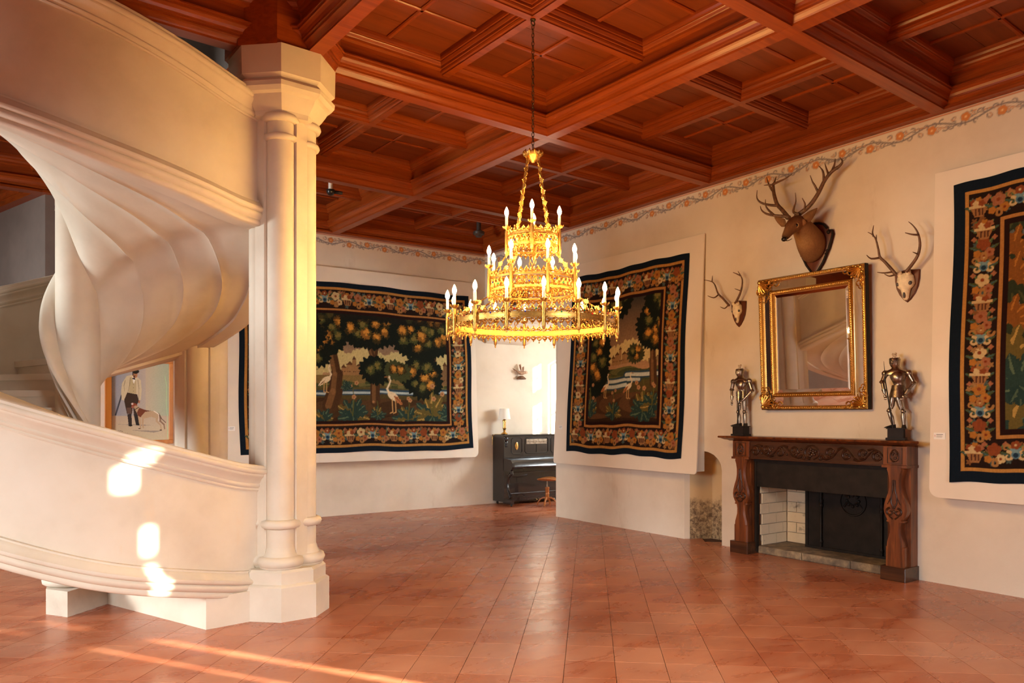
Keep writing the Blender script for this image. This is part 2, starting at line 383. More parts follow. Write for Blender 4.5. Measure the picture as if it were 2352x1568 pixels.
w2 = struct(MB().box(10.86,10.88,8.03,8.05,2.90,3.42).box(10.86,10.88,7.8,8.3,3.15,3.175).box(10.86,10.88,8.03,8.05,2.08,2.68).box(10.86,10.88,7.8,8.3,2.37,2.395).build('window_2', 'white_paint', smooth=0))
# walls of the deep bay beyond the staircase and those behind the photographer
ws = MB(); ws.add([(1.23,11.60,0),(.15,15.6,0),(.55,15.7,0),(1.6,11.62,0),(1.23,11.60,HZ),(.15,15.6,HZ),(.55,15.7,HZ),(1.6,11.62,HZ)], [(0,1,5,4),(1,2,6,5),(2,3,7,6),(3,0,4,7),(0,3,2,1),(4,5,6,7)])
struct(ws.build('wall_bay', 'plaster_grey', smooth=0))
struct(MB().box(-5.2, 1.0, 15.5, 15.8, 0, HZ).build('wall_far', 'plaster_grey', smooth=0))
def holes(o, hs): return cut(o, [MB().box(*q).build('cut', None) for q in hs])
wwest = struct(holes(MB().box(-5.3, -5.0, -4.3, 15.8, 0, HZ).build('wall_left', 'plaster', smooth=0), [(-6, -4, 2.2, 3.8, .95, 3.25), (-6, -4, 8.2, 9.8, .95, 3.25)]))
# the shuttered window whose gaps let the streaks of sun in
def back(px, py): # floor spot -> where the sunbeam crossed the south wall
    x, y = on_floor(px, py); s_ = (y + 4.0)/.883; return x + .47*s_, s_*SUN_T
def upback(x, y, z): s_ = (y + 4.0)/.883; return x + .47*s_, z + s_*SUN_T
gaps = []
xm, zm0 = back(905, 1563); xm1, zm1 = back(360, 1472)
xs2, zs0 = back(640, 1568); xs3, zs1 = back(225, 1488)
wh = [(2.6, 4.2, -5, -3, .95, 3.25), (-2.2, -.6, -5, -3, .95, 3.25), (5.4, 7.3, -5, -3, 1.0, 4.45)]; hs = []
hs.append((xm-.040, xm+.040, -5, -3, 1.45, zm1))
hs.append((xs2-.018, xs2+.018, -5, -3, 1.6, zs1))
# holes cut in the unseen shutter to throw sun spots on the parapet (world spot, half width, half height)
for (x, y, z, hw_, hh) in ((1.08, 5.95, 1.15, .06, .075), (1.20, 5.88, 1.31, .07, .028), (1.28, 5.86, .73, .032, .09), (1.30, 5.84, .49, .03, .05), (1.34, 5.84, .38, .04, .05), (.90, 6.62, .02, .05, .016), (.50, 6.78, 0, .02, .02)):
    bx, bz = upback(x, y, z); hs.append((bx-hw_, bx+hw_, -5, -3, bz-hh, bz+hh))
struct(holes(MB().box(-5.3, 8.6, -4.3, -4.0, 0, HZ).build('wall_front', 'plaster', smooth=0), wh))
sh_ = struct(holes(MB().box(5.38, 7.32, -4.008, -4.0, .98, 4.47).build('window_7', 'orange_wood', smooth=0), hs))
for k, (x0, x1) in enumerate(((2.6, 4.2), (-2.2, -.6))):
    w_ = MB().box(x0, x1, -4.22, -4.18, .95, 1.0).box(x0, x1, -4.22, -4.18, 3.2, 3.25)
    for i in range(5): xx = x0 + (x1-x0-.05)*i/4; w_.box(xx, xx+.05, -4.22, -4.18, .95, 3.25)
    for i in range(1, 5): zz = .95+2.3*i/5; w_.box(x0, x1, -4.22, -4.19, zz, zz+.03)
    wo = struct(w_.build('window_%d' % (k+3), 'white_paint', smooth=0))
    MB().box(x0, x1, -4.29, -4.27, .95, 3.25).build('blind', 'blind', wo, smooth=0)  # unseen closed blind, added to keep the sun out
for k, (y0, y1) in enumerate(((2.2, 3.8), (8.2, 9.8))):
    w_ = MB().box(-5.22, -5.18, y0, y1, .95, 1.0).box(-5.22, -5.18, y0, y1, 3.2, 3.25)
    for i in range(5): yy = y0 + (y1-y0-.05)*i/4; w_.box(-5.22, -5.18, yy, yy+.05, .95, 3.25)
    for i in range(1, 5): zz = .95+2.3*i/5; w_.box(-5.22, -5.19, y0, y1, zz, zz+.03)
    wo = struct(w_.build('window_%d' % (k+5), 'white_paint', smooth=0))
    MB().box(-5.29, -5.27, y0, y1, .95, 3.25).build('blind', 'blind', wo, smooth=0)
# ------------------------------------------------------------------ coffered ceiling
GX = [-5.6, -2.92, -.23, 2.46, 5.15]; GY = [-4.9, -2.29, .49, 3.27, 6.08, 8.81]
roof = MB().box(-5.3, 8.6, -4.3, 5.95, 5.0, 5.15).box(2.6, 8.6, 5.95, 11.8, 5.0, 5.15).box(-5.3, -.3, 5.95, 15.8, 5.0, 5.15).box(-.3, 2.6, 8.95, 15.8, 5.0, 5.15)
roof = struct(roof.build('ceiling', 'ceiling_wood', smooth=0))
shaft = MB().box(-.45, -.3, 5.9, 9.0, 5.0, 7.6).box(2.55, 2.7, 5.9, 9.0, 5.0, 7.6).box(-.3, 2.6, 5.85, 6.0, 5.0, 7.6).box(-.3, 2.6, 8.93, 9.08, 5.0, 7.6).box(-.45, 2.7, 5.85, 9.08, 7.6, 7.7)
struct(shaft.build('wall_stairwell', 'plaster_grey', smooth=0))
def inter(l1, l2):
    (a, b, c), (d, e, f) = l1, l2; D = a*e - b*d; return ((c*e - b*f)/D, (a*f - c*d)/D)
def line(p, q):                                   # inward normal of a CCW polygon edge: n.x = c
    dx, dy = q[0]-p[0], q[1]-p[1]; L = math.hypot(dx, dy); n = (-dy/L, dx/L); return (n[0], n[1], n[0]*p[0]+n[1]*p[1])
def offs(lines, ws):
    L = [(a, b, c+w) for (a, b, c), w in zip(lines, ws)]; return [inter(L[i-1], L[i]) for i in range(len(L))]
BIG = [(.060,4.500),(.060,4.515),(.068,4.527),(.084,4.546),(.096,4.556),(.096,4.574),(.110,4.576),(.113,4.592),(.124,4.612),(.142,4.628),(.152,4.632),(.152,4.650),(.162,4.652),(.162,4.664),(.122,4.668),(.118,4.745)]
SUB = [(4.745,.118,.035),(4.757,.118,.035),(4.766,.118,.048),(4.780,.118,.054),(4.786,.140,.054),(4.790,.150,.064),(4.804,.152,.066),(4.810,.152,.066),(4.816,.160,.074),(4.832,.170,.084),(4.838,.176,.086),(4.846,.176,.086),(4.850,.186,.094),(4.870,.194,.100),(4.888,.196,.102),(4.905,.196,.102)]
def frame_at(pts2, z): return [(x, y, z) for x, y in pts2]
def wallx(y): return 7.70 + .04*(y-3)
def wally(x): return 11.24 - .055*(x-8.04)
def coffer(P, cham=()):
    """P: CCW corner points; cham: indices of edges that follow the column instead of a beam"""
    L = [line(P[i], P[(i+1) % len(P)]) for i in range(len(P))]
    ex = [(-.06 if i in cham else 0) for i in range(len(P))]
    fr = MB(); fr.rings([frame_at(offs(L, [w+e for e in ex]), z) for w, z in BIG], caps=False)
    xs = [p[0] for p in P]; ys = [p[1] for p in P]; cx_, cy_ = (min(xs)+max(xs))/2, (min(ys)+max(ys))/2
    panels = []; bats = []
    # split lines
    for (lx, ly) in ((0, 0), (1, 0), (1, 1), (0, 1)):
        edges = []                                # (line, kind) in CCW order
        for i, l_ in enumerate(L):
            a_, b_, c_ = l_
            side = 'd' if abs(a_) > .4 and abs(b_) > .4 else ('x' if abs(a_) > abs(b_) else 'y')
            mx_, my_ = (P[i][0]+P[(i+1) % len(P)][0])/2, (P[i][1]+P[(i+1) % len(P)][1])/2
            near = (side == 'x' and ((a_ > 0) == (lx == 0))) or (side == 'y' and ((b_ > 0) == (ly == 0)))
            if i in cham: near = ((mx_ > cx_) == (lx == 1)) and ((my_ > cy_) == (ly == 1))
            if near: edges.append((l_, 'b', ex[i], math.atan2(b_, a_)))
        edges.append((((-1, 0, -cx_) if lx == 0 else (1, 0, cx_)), 'm', 0, PI if lx == 0 else 0))
        edges.append((((0, -1, -cy_) if ly == 0 else (0, 1, cy_)), 'm', 0, -PI/2 if ly == 0 else PI/2))
        edges.sort(key=lambda e: e[3] % (2*PI))
        LL = [e[0] for e in edges]
        rg = [frame_at(offs(LL, [(wb_+e[2] if e[1] == 'b' else wm) for e in edges]), z) for z, wb_, wm in SUB]
        fr.rings(rg, caps=False)
        Q = [(p[0], p[1]) for p in rg[-1]]; qx = [p[0] for p in Q]; qy = [p[1] for p in Q]
        x0, x1, y0, y1 = min(qx), max(qx), min(qy), max(qy); mx_, my_ = (x0+x1)/2, (y0+y1)/2
        panels += [(x0-.02, mx_, y0-.02, my_), (mx_, x1+.02, y0-.02, my_), (mx_, x1+.02, my_, y1+.02), (x0-.02, mx_, my_, y1+.02)]
        bats += [('x', mx_, y0, y1), ('y', my_, x0, x1)]
    # undersides of the two medium beams
    x0, x1, y0, y1 = min(xs)+.12, max(xs)-.12, min(ys)+.12, max(ys)-.12
    fr.add([(cx_-.035,y0,4.745),(cx_+.035,y0,4.745),(cx_+.035,y1,4.745),(cx_-.035,y1,4.745)], [(0,3,2,1)])
    fr.add([(x0,cy_-.035,4.7451),(x1,cy_-.035,4.7451),(x1,cy_+.035,4.7451),(x0,cy_+.035,4.7451)], [(0,3,2,1)])
    o = fr.build('coffer', 'ceiling_wood', roof, smooth=0)
    for (a, b_, c_, d_) in panels:
        xm_, ym_ = (a+b_)/2, (c_+d_)/2
        p = MB(); sx_, sy_ = (b_-a)/2, (d_-c_)/2; np_ = 2
        for i in range(np_):                      # two boards with an open seam
            yy0 = -sy_ + 2*sy_*i/np_ + .0015; yy1 = -sy_ + 2*sy_*(i+1)/np_ - .0015
            p.box(-sx_, sx_, yy0, yy1, .004, .02)
        p.box(-sx_, sx_, -sy_, sy_, .01, .03)
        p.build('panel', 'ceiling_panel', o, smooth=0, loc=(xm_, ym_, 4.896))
    for ax_, m_, a, b_ in bats:
        q = MB(); pr = [(-.022, 4.902), (-.022, 4.890), (-.012, 4.882), (.012, 4.882), (.022, 4.890), (.022, 4.902)]
        if ax_ == 'x': q.rings([[(m_+w, y_, z) for w, z in pr] for y_ in (a, b_)])
        else: q.rings([[(x_, m_+w, z) for w, z in pr] for x_ in (a, b_)])
        q.build('batten', 'ceiling_wood', o, smooth=0)
    return o
CA, CB, CC, CD = (2.76, 6.13), (2.43, 5.80), (2.13, 5.80), (1.94, 6.02)
for i in range(5):
    for j in range(6):
        if i == 2 and j == 4: continue            # the stairwell
        x0 = GX[i]; y0 = GY[j]; x1 = GX[i+1] if i < 4 else None; y1 = GY[j+1] if j < 5 else None
        c00 = (x0, y0); c10 = (x1 if x1 else wallx(y0), y0)
        yt = (lambda x: y1) if y1 else wally
        c11 = (x1 if x1 else wallx(y1 or 11.3), yt(x1 if x1 else 8.04)); c01 = (x0, yt(x0))
        if (i, j) == (3, 3): P = [c00, c10, c11, (2.80, 6.08), (2.46, 5.74)]; coffer(P, (3,))
        elif (i, j) == (2, 3): P = [c00, c10, (2.46, 5.76), (1.94, 6.08), c01]; coffer(P, (2,))
        elif (i, j) == (3, 4): P = [(2.76, 6.08), c10, c11, c01, (2.46, 6.40)]; coffer(P, (4,))
        else: coffer([c00, c10, c11, c01])
# second bay, beyond the line of the back wall, left of the corner
for (x0, x1) in ((-5.6, -2.92), (-2.92, -.23)):
    for (y0, y1) in ((11.6, 13.4), (13.4, 15.6)): coffer([(x0, y0), (x1, y0), (x1, y1), (x0, y1)])
coffer([(-.23, 11.66), (1.20, 11.62), (.70, 13.4), (-.23, 13.4)]); coffer([(-.23, 13.4), (.70, 13.4), (.15, 15.6), (-.23, 15.6)])
NB = [0]
def beam(p, q, w=.0605, ext=0):
    NB[0] += 1
    d = Vector((q[0]-p[0], q[1]-p[1], 0)); L_ = d.length; a = math.atan2(d.y, d.x)
    MB().box(-ext, L_+ext, -w, w, 0, .03).build('beam', 'ceiling_wood', roof, smooth=0, loc=(p[0], p[1], 4.4985 - .0004*(NB[0] % 7)), rot=a)
for x in GX[1:]:
    if x == 2.46: beam((x, -4.2), (x, 5.9)); beam((x, 6.4), (x, wally(x)))
    else: beam((x, -4.2), (x, wally(x)))
for y in GY[1:]:
    if y == 6.08: beam((-5, y), (2.0, y)); beam((2.7, y), (wallx(y), y))
    else: beam((-5, y), (wallx(y), y))
beam((7.70+.04*(-7)-.03, -4), (8.0, 11.2), .07); beam((1.2, 11.575), (8.0, 11.2), .08)
beam((-5, 11.55), (1.2, 11.6), .08); beam((1.18, 11.6), (.1, 15.6), .07); beam((-5, 13.4), (.7, 13.4)); beam((-.23, 11.6), (-.23, 15.5)); beam((-2.92, 11.6), (-2.92, 15.5))
# inner faces of the stairwell opening
sw = MB(); sl = [line((-.23, 6.08), (2.46, 6.08)), line((2.46, 6.08), (2.46, 8.81)), line((2.46, 8.81), (-.23, 8.81)), line((-.23, 8.81), (-.23, 6.08))]
sw.rings([frame_at(offs(sl, [w_]*4), z) for w_, z in ((.060,4.50),(.060,4.53),(.10,4.56),(.10,4.60),(.13,4.62),(.13,5.0))], caps=False)
sw.build('stairwell_frame', 'ceiling_wood', roof, smooth=0)
# octagonal collar above the column
MB().lathe([(.39/math.cos(PI/8), 4.492), (.39/math.cos(PI/8), 4.9)], 8, 2.31, 6.16, a0=PI/8).build('collar', 'ceiling_wood', roof, smooth=0)
# ------------------------------------------------------------------ staircase
SC = (1.02, 7.36)
def cyl_pt(phi, r, z):
    c, s_ = math.cos(R(phi)), math.sin(R(phi))
    return (SC[0] + r*(c*RGT[0] - s_*FWD[0]), SC[1] + r*(c*RGT[1] - s_*FWD[1]), z)
RT = [(-79,1.66),(-70,1.60),(-60,1.54),(-36,1.49),(-12,1.53),(-3,1.60),(6,1.72),(11,1.69),(17,1.61),(26,1.55),(38,1.50),(51,1.46),(80,1.38),(143,1.38),(200,1.42),(250,1.50),(270,1.58),(281,1.66),(290,1.60),(300,1.54),(324,1.49),(348,1.53),(357,1.60),(366,1.72)]
def smooth_r(phi):
    p = (phi + 79) % 360 - 79
    def tab(q):
        q = (q + 79) % 360 - 79
        for (a, ra), (b_, rb) in zip(RT, RT[1:]):
            if a <= q <= b_: return ra + (rb-ra)*(q-a)/(b_-a)
        return 1.5
    return sum(tab(p+d) for d in (-4, -2, 0, 2, 4))/5
H360 = .00822
def rail_z(phi):                                   # top of the handrail
    z = 1.135 + H360*(phi-6)
    for c_ in (6, 366): z += .05*math.exp(-((phi-c_)/8)**2)      # eases off where it meets the column
    return z
def hgt(phi):
    d = (phi - 6) % 360; t_ = min(1, min(d, 360-d)/55); return 1.04 + .10*t_*t_*(3-2*t_)
def string_z(phi): return rail_z(phi) - hgt(phi)
def sweep(prof, a0, a1, step=3, ends=True):        # prof(phi) -> [(r, z)]
    n = max(2, int(round((a1-a0)/step))); rs = []
    for i in range(n+1):
        p = a0 + (a1-a0)*i/n; rs.append([cyl_pt(p, r, z) for r, z in prof(p)])
    return MB().rings(rs, caps=ends)
stair = thing('spiral_staircase', 'pale stone spiral staircase with moulded parapet winding up round a newel', 'staircase', (0, 0, 0))
MB().lathe([(.168, .3), (.168, 6.2)], 40, SC[0], SC[1]).build('newel', 'stone', stair, smooth=60)
MB().prism([(.77, 7.21), (.895, 6.995), (1.23, 7.28), (1.42, 7.45), (1.22, 7.75), (.85, 7.68)], 0, .205).build('newel_plinth', 'stone_aged', stair, smooth=0)
MB().lathe([(.24,.205),(.262,.22),(.266,.245),(.255,.27),(.225,.285),(.21,.30),(.22,.315),(.222,.33),(.20,.35),(.17,.36)], 40, SC[0], SC[1]).build('newel_base', 'stone_aged', stair, smooth=50)
A0, A1 = 4, 500
def wallp(p): r = smooth_r(p); z0 = string_z(p); z1 = rail_z(p); return [(r, z0+.19), (r, z1-.14), (r-.15, z1-.14), (r-.15, z0+.19)]
sweep(wallp, A0, A1).build('parapet', 'stone', stair, smooth=50)
RAIL = [(0,-.205),(.014,-.205),(.020,-.195),(.014,-.183),(.018,-.178),(.030,-.172),(.036,-.158),(.030,-.146),(.034,-.138),(.052,-.112),(.078,-.092),(.084,-.084),(.084,-.072),(.096,-.066),(.104,-.050),(.100,-.034),(.090,-.026),(.090,-.008),(.080,0)]
def railp(p):
    r = smooth_r(p); z = rail_z(p)
    return [(r+a, z+b_) for a, b_ in RAIL] + [(r-.15-a, z+b_) for a, b_ in reversed(RAIL)]
sweep(railp, A0, A1).build('handrail', 'stone', stair, smooth=50)
STR = [(-.14,.005),(-.02,0),(.030,0),(.040,.008),(.044,.030),(.036,.044),(.052,.052),(.068,.072),(.066,.092),(.054,.102),(.070,.108),(.080,.120),(.078,.138),(.060,.150),(.044,.170),(.028,.188),(.020,.192),(.020,.206),(0,.212),(-.14,.212)]
def strp(p):
    r = smooth_r(p); z = string_z(p); return [(r+a, z+b_) for a, b_ in STR]
sweep(strp, A0, A1).build('string_moulding', 'stone', stair, smooth=50)
# underside: dips towards the newel, with three raised helical ribs
def soffit_z(p, r):
    t_ = max(0, (r-.168)/(smooth_r(p)-.168)); return string_z(p) + .035 - .50*(1-min(1, t_))**3.2
def sofp(p):
    ro = smooth_r(p) - .02; pts = []
    rib = (.50, .82, 1.14)
    rs_ = [.155, .22, .26, .31, .36, .42, .487, .50, .513, .58, .65, .73, .807, .82, .833, .91, .98, 1.05, 1.127, 1.14, 1.153] + [1.153+(ro-1.153)*i/5 for i in range(1, 6)]
    for a in rs_:
        pts.append((a, soffit_z(p, a) - (.011 if min(abs(a-q) for q in rib) < 1e-6 else 0)))
    return pts + [(ro, string_z(p)+.19), (.155, string_z(p)+.19)]
sweep(sofp, 96, A1, 4).build('soffit', 'stone', stair, smooth=50)
# rail wound round the newel
def inner(p):
    z = 1.20 + H360*p; k = min(1, max(0, (p+40)/30.)); q = .168
    return [(q-.02, z-.28), (q+.020, z-.27), (q+.045, z-.245), (q+.040, z-.215), (q+.06, z-.20), (q+.082, z-.165), (q+.075, z-.13), (q+.060, z-.12), (q+.085, z-.105), (q+.115, z-.065), (q+.112, z-.02), (q+.085, z+.005), (q+.04, z+.015), (q-.02, z+.015)]
sweep(inner, -60, A1, 4).build('inner_rail', 'stone', stair, smooth=60)
# treads
for k in range(25):
    p0 = -16 + 18*k; zt = 1.135 + H360*(p0-6) - 1.14 + .385; zt = max(.148*(k+1)-.0, zt) if k < 3 else zt
    zb_ = min(zt-.06, max(zt - .155, max(string_z(p0+q_) for q_ in (0, 5, 10, 14, 18.5))+.06)) if p0 > 10 else max(.02, string_z(max(8, p0+18))+.03); m = MB()
    def wedge(a, b_, r0, r1, z0, z1, nz=4):
        n = 5; bot = [cyl_pt(a+(b_-a)*i/n, r1, z0) for i in range(n+1)] + [cyl_pt(a+(b_-a)*i/n, r0, z0) for i in range(n, -1, -1)]
        m.rings([bot, [(x, y, z1) for x, y, z in bot]])
    p_ = (p0 + 79) % 360 - 79
    ro = 1.34
    wedge(p0, p0+18.5, .17, ro, zb_, zt-.055); wedge(p0-1.6, p0+18.5, .17, ro, zt-.055, zt)
    m.build('step', 'stone', stair, smooth=30)
# low block carrying the foot of the parapet
blk = [(1.10, 7.05), (1.18, 6.9), (1.67, 5.97), (2.05, 6.02), (2.35, 6.5), (1.55, 7.5)]
bb = MB().prism([(1.23, 7.28), (1.67, 5.95), (2.02, 5.98), (2.3, 6.3), (1.7, 7.5)], 0, .238).build('base_block', 'stone', stair, smooth=0)
# ------------------------------------------------------------------ columns
def column(x, y, label):
    c = thing('stone_column', label, 'column', (x, y, 0))
    def octo(prof, n=8): return MB().lathe([(r/math.cos(PI/8), z) for r, z in prof], 8, a0=PI/8)
    octo([(.345, 0), (.345, .265), (.335, .275), (.318, .285), (.318, .375), (.300, .395)]).build('plinth', 'stone', c, smooth=0)
    m = MB()
    sh = []
    core = []
    for k in range(8):
        a = k*PI/4 + R(19)
        if k % 2 == 0:                             # flat fillet on the axes
            for s_ in (-1, 1):
                core += [(.205*math.cos(a)-s_*.055*math.sin(a), .205*math.sin(a)+s_*.055*math.cos(a)), ] if s_ == -2 else []
            ca_, sa_ = math.cos(a), math.sin(a)
            for d, w in ((.195, -.085), (.205, -.078), (.205, -.062), (.232, -.055), (.232, .055), (.205, .062), (.205, .078), (.195, .085)): core.append((d*ca_ - w*sa_, d*sa_ + w*ca_))
        else:
            ca_, sa_ = math.cos(a), math.sin(a)
            for q in range(-5, 6):
                u = q/5*R(98); core.append((.155*ca_ + .112*math.cos(a+u), .155*sa_ + .112*math.sin(a+u)))
    m.rings([[(p[0], p[1], z) for p in core] for z in (.39, 4.08)])
    m.build('shaft', 'stone', c, smooth=35)
    for nm, z, rr_, th in (('base_ring', .445, .138, .048), ('base_ring', .745, .122, .038), ('neck_ring', 3.83, .114, .028), ('neck_ring', 3.985, .118, .036)):
        for k in range(4):
            a = PI/4 + k*PI/2 + R(19)
            b_ = MB().torus((.155*math.cos(a), .155*math.sin(a), z), rr_, th, 20, 8)
            if z < .5: b_.lathe([(.155, .385), (.172, .41), (.15, .48), (.125, .52), (.112, .56)], 20, .155*math.cos(a), .155*math.sin(a))
            b_.build(nm, 'stone', c, smooth=60)
    octo([(.232, 3.98), (.262, 3.99), (.268, 4.03), (.285, 4.05), (.318, 4.10), (.335, 4.135), (.362, 4.15), (.385, 4.18), (.388, 4.215), (.365, 4.24), (.352, 4.25), (.388, 4.275), (.392, 4.496)]).build('capital', 'stone', c, smooth=20)
    return c
column(2.334, 6.14, 'pale stone clustered column with octagonal base and capital in front of staircase')
column(2.33, 8.47, 'fluted stone pier behind the staircase beside the painting of a hunter')
# ------------------------------------------------------------------ painted surfaces (tapestries, canvas, wall border)
def lin(c): c = np.asarray(c, float)/255; return np.where(c <= .04045, c/12.92, ((c+.055)/1.055)**2.4)
class Canvas:
    def __init__(s, x0, x1, z0, z1, nx, nz, bg=(0,0,0)):
        s.x0, s.x1, s.z0, s.z1, s.nx, s.nz = x0, x1, z0, z1, nx, nz
        s.X, s.Z = np.meshgrid(np.linspace(x0, x1, nx), np.linspace(z0, z1, nz))
        s.C = np.zeros((nz, nx, 4)); s.C[..., :3] = lin(bg); s.C[..., 3] = 1; s.rng = np.random.RandomState(5)
    def win(s, xa, xb, za, zb):
        i0 = max(0, int((xa-s.x0)/(s.x1-s.x0)*(s.nx-1))-1); i1 = min(s.nx, int((xb-s.x0)/(s.x1-s.x0)*(s.nx-1))+3)
        j0 = max(0, int((za-s.z0)/(s.z1-s.z0)*(s.nz-1))-1); j1 = min(s.nz, int((zb-s.z0)/(s.z1-s.z0)*(s.nz-1))+3)
        return (slice(j0, max(j0, j1)), slice(i0, max(i0, i1)))
    def put(s, w, m, col, a=1.0, alpha=None):
        col = lin(col); m = (np.clip(m, 0, 1)*a)[..., None]; s.C[w][..., :3] = s.C[w][..., :3]*(1-m) + col*m
        if alpha is not None: s.C[w][..., 3] = np.maximum(s.C[w][..., 3], m[..., 0]*alpha)
    def rect(s, xa, xb, za, zb, col, a=1.0): w = s.win(xa, xb, za, zb); X, Z = s.X[w], s.Z[w]; s.put(w, ((X >= xa) & (X <= xb) & (Z >= za) & (Z <= zb))*1., col, a)
    def star(s, x, z, r, col, lobes=0, amp=.25, ph=0, sx=1, sz=1, rot=0, a=1.0, alpha=None):
        q = r*(1+amp)*max(sx, sz); w = s.win(x-q, x+q, z-q, z+q); X, Z = s.X[w]-x, s.Z[w]-z
        if X.size == 0: return
        c, n = math.cos(rot), math.sin(rot); U = (X*c+Z*n)/sx; V = (-X*n+Z*c)/sz
        rr = np.hypot(U, V); th = np.arctan2(V, U); lim = r*(1+amp*np.cos(lobes*th+ph)) if lobes else r
        s.put(w, np.clip((lim-rr)/(s.px()*.8)+.5, 0, 1), col, a, alpha)
    def px(s): return (s.x1-s.x0)/s.nx
    def poly(s, pts, col, a=1.0, alpha=None):
        xs = [p[0] for p in pts]; zs = [p[1] for p in pts]; w = s.win(min(xs), max(xs), min(zs), max(zs)); X, Z = s.X[w], s.Z[w]
        m = np.zeros(X.shape, bool)
        for (xa, za), (xb, zb) in zip(pts, pts[1:]+pts[:1]):
            if za == zb: continue
            m ^= ((Z > za) != (Z > zb)) & (X < (xb-xa)*(Z-za)/(zb-za)+xa)
        s.put(w, m*1., col, a, alpha)
    def stroke(s, pts, wd, col, a=1.0, alpha=None, taper=True):
        n = len(pts)-1
        for i, ((xa, za), (xb, zb)) in enumerate(zip(pts, pts[1:])):
            h = wd*(1-.65*i/n if taper else 1)/2; w = s.win(min(xa, xb)-h, max(xa, xb)+h, min(za, zb)-h, max(za, zb)+h); X, Z = s.X[w], s.Z[w]
            if X.size == 0: continue
            dx, dz = xb-xa, zb-za; t_ = np.clip(((X-xa)*dx+(Z-za)*dz)/(dx*dx+dz*dz+1e-12), 0, 1)
            d = np.hypot(X-xa-t_*dx, Z-za-t_*dz); s.put(w, np.clip((h-d)/(s.px()*.8)+.5, 0, 1), col, a, alpha)
    def curl(s, x, z, r, a0, turns, wd, col, dirn=1, alpha=None):
        pts = [(x + r*(1-.75*i/14)*math.cos(a0+dirn*turns*2*PI*i/14), z + r*(1-.75*i/14)*math.sin(a0+dirn*turns*2*PI*i/14)) for i in range(15)]
        s.stroke(pts, wd, col, 1, alpha)
    def leaf(s, x, z, L, ang, wd, c1, c2):
        n = 7; c, q = math.cos(ang), math.sin(ang); up = []; dn = []
        for i in range(n+1):
            t_ = i/n; h = wd*math.sin(PI*min(1, t_*.92+.06))**.8*(1+.28*(-1)**i); b = .18*L*math.sin(t_*PI)
            up.append((x+c*L*t_-q*(h+0*b), z+q*L*t_+c*(h+0*b))); dn.append((x+c*L*t_+q*h, z+q*L*t_-c*h))
        s.poly(up+dn[::-1], c1); s.poly([(x, z)]+[(a*.4+(x+c*L*i/n)*.6, b*.4+(z+q*L*i/n)*.6) for i, (a, b) in enumerate(up)]+[(x+c*L, z+q*L)], c2)
    def flower(s, x, z, r, c1, c2, n=5, ph=0):
        for k in range(n): t_ = ph+2*PI*k/n; s.star(x+r*.58*math.cos(t_), z+r*.58*math.sin(t_), r*.46, c1)
        s.star(x, z, r*.28, c2)
    def mottle(s, amt=.12, cell=3):
        n = s.rng.rand(s.nz//cell+2, s.nx//cell+2); n = np.kron(n, np.ones((cell, cell)))[:s.nz, :s.nx]; s.C[..., :3] *= (1-amt+2*amt*n)[..., None]
def cloth_object(cv, name, mat, parent, place, smooth=True):
    """place(X, Z) -> x, y, z arrays of local coordinates; colours ride on the mesh"""
    nx, nz = cv.nx, cv.nz; x, y, z = place(cv.X, cv.Z); co = np.stack([x, y, z], -1).reshape(-1, 3).astype(np.float32)
    i, j = np.meshgrid(np.arange(nx-1), np.arange(nz-1)); a = (j*nx+i).ravel(); q = np.stack([a, a+1, a+nx+1, a+nx], -1).astype(np.int32)
    me = bpy.data.meshes.new(name); me.vertices.add(len(co)); me.vertices.foreach_set('co', co.ravel()); me.loops.add(q.size); me.loops.foreach_set('vertex_index', q.ravel())
    me.polygons.add(len(q)); me.polygons.foreach_set('loop_start', np.arange(0, q.size, 4, dtype=np.int32)); me.update(calc_edges=True)
    if smooth: me.polygons.foreach_set('use_smooth', np.ones(len(q), bool))
    at = me.color_attributes.new('paint', 'FLOAT_COLOR', 'POINT'); at.data.foreach_set('color', cv.C.reshape(-1).astype(np.float32))
    me.materials.append(MATS[mat]); o = bpy.data.objects.new(name, me); COL.objects.link(o)
    if parent: o.parent = parent
    return o
TAN = (158, 112, 62); NAVY = (14, 25, 36); DARK = (34, 20, 14); GOLD = (168, 108, 44); CREAM = (196, 168, 118); RUST = (132, 66, 34); TEAL = (58, 96, 104); OLIVE = (70, 76, 40); ROSE = (156, 98, 66)
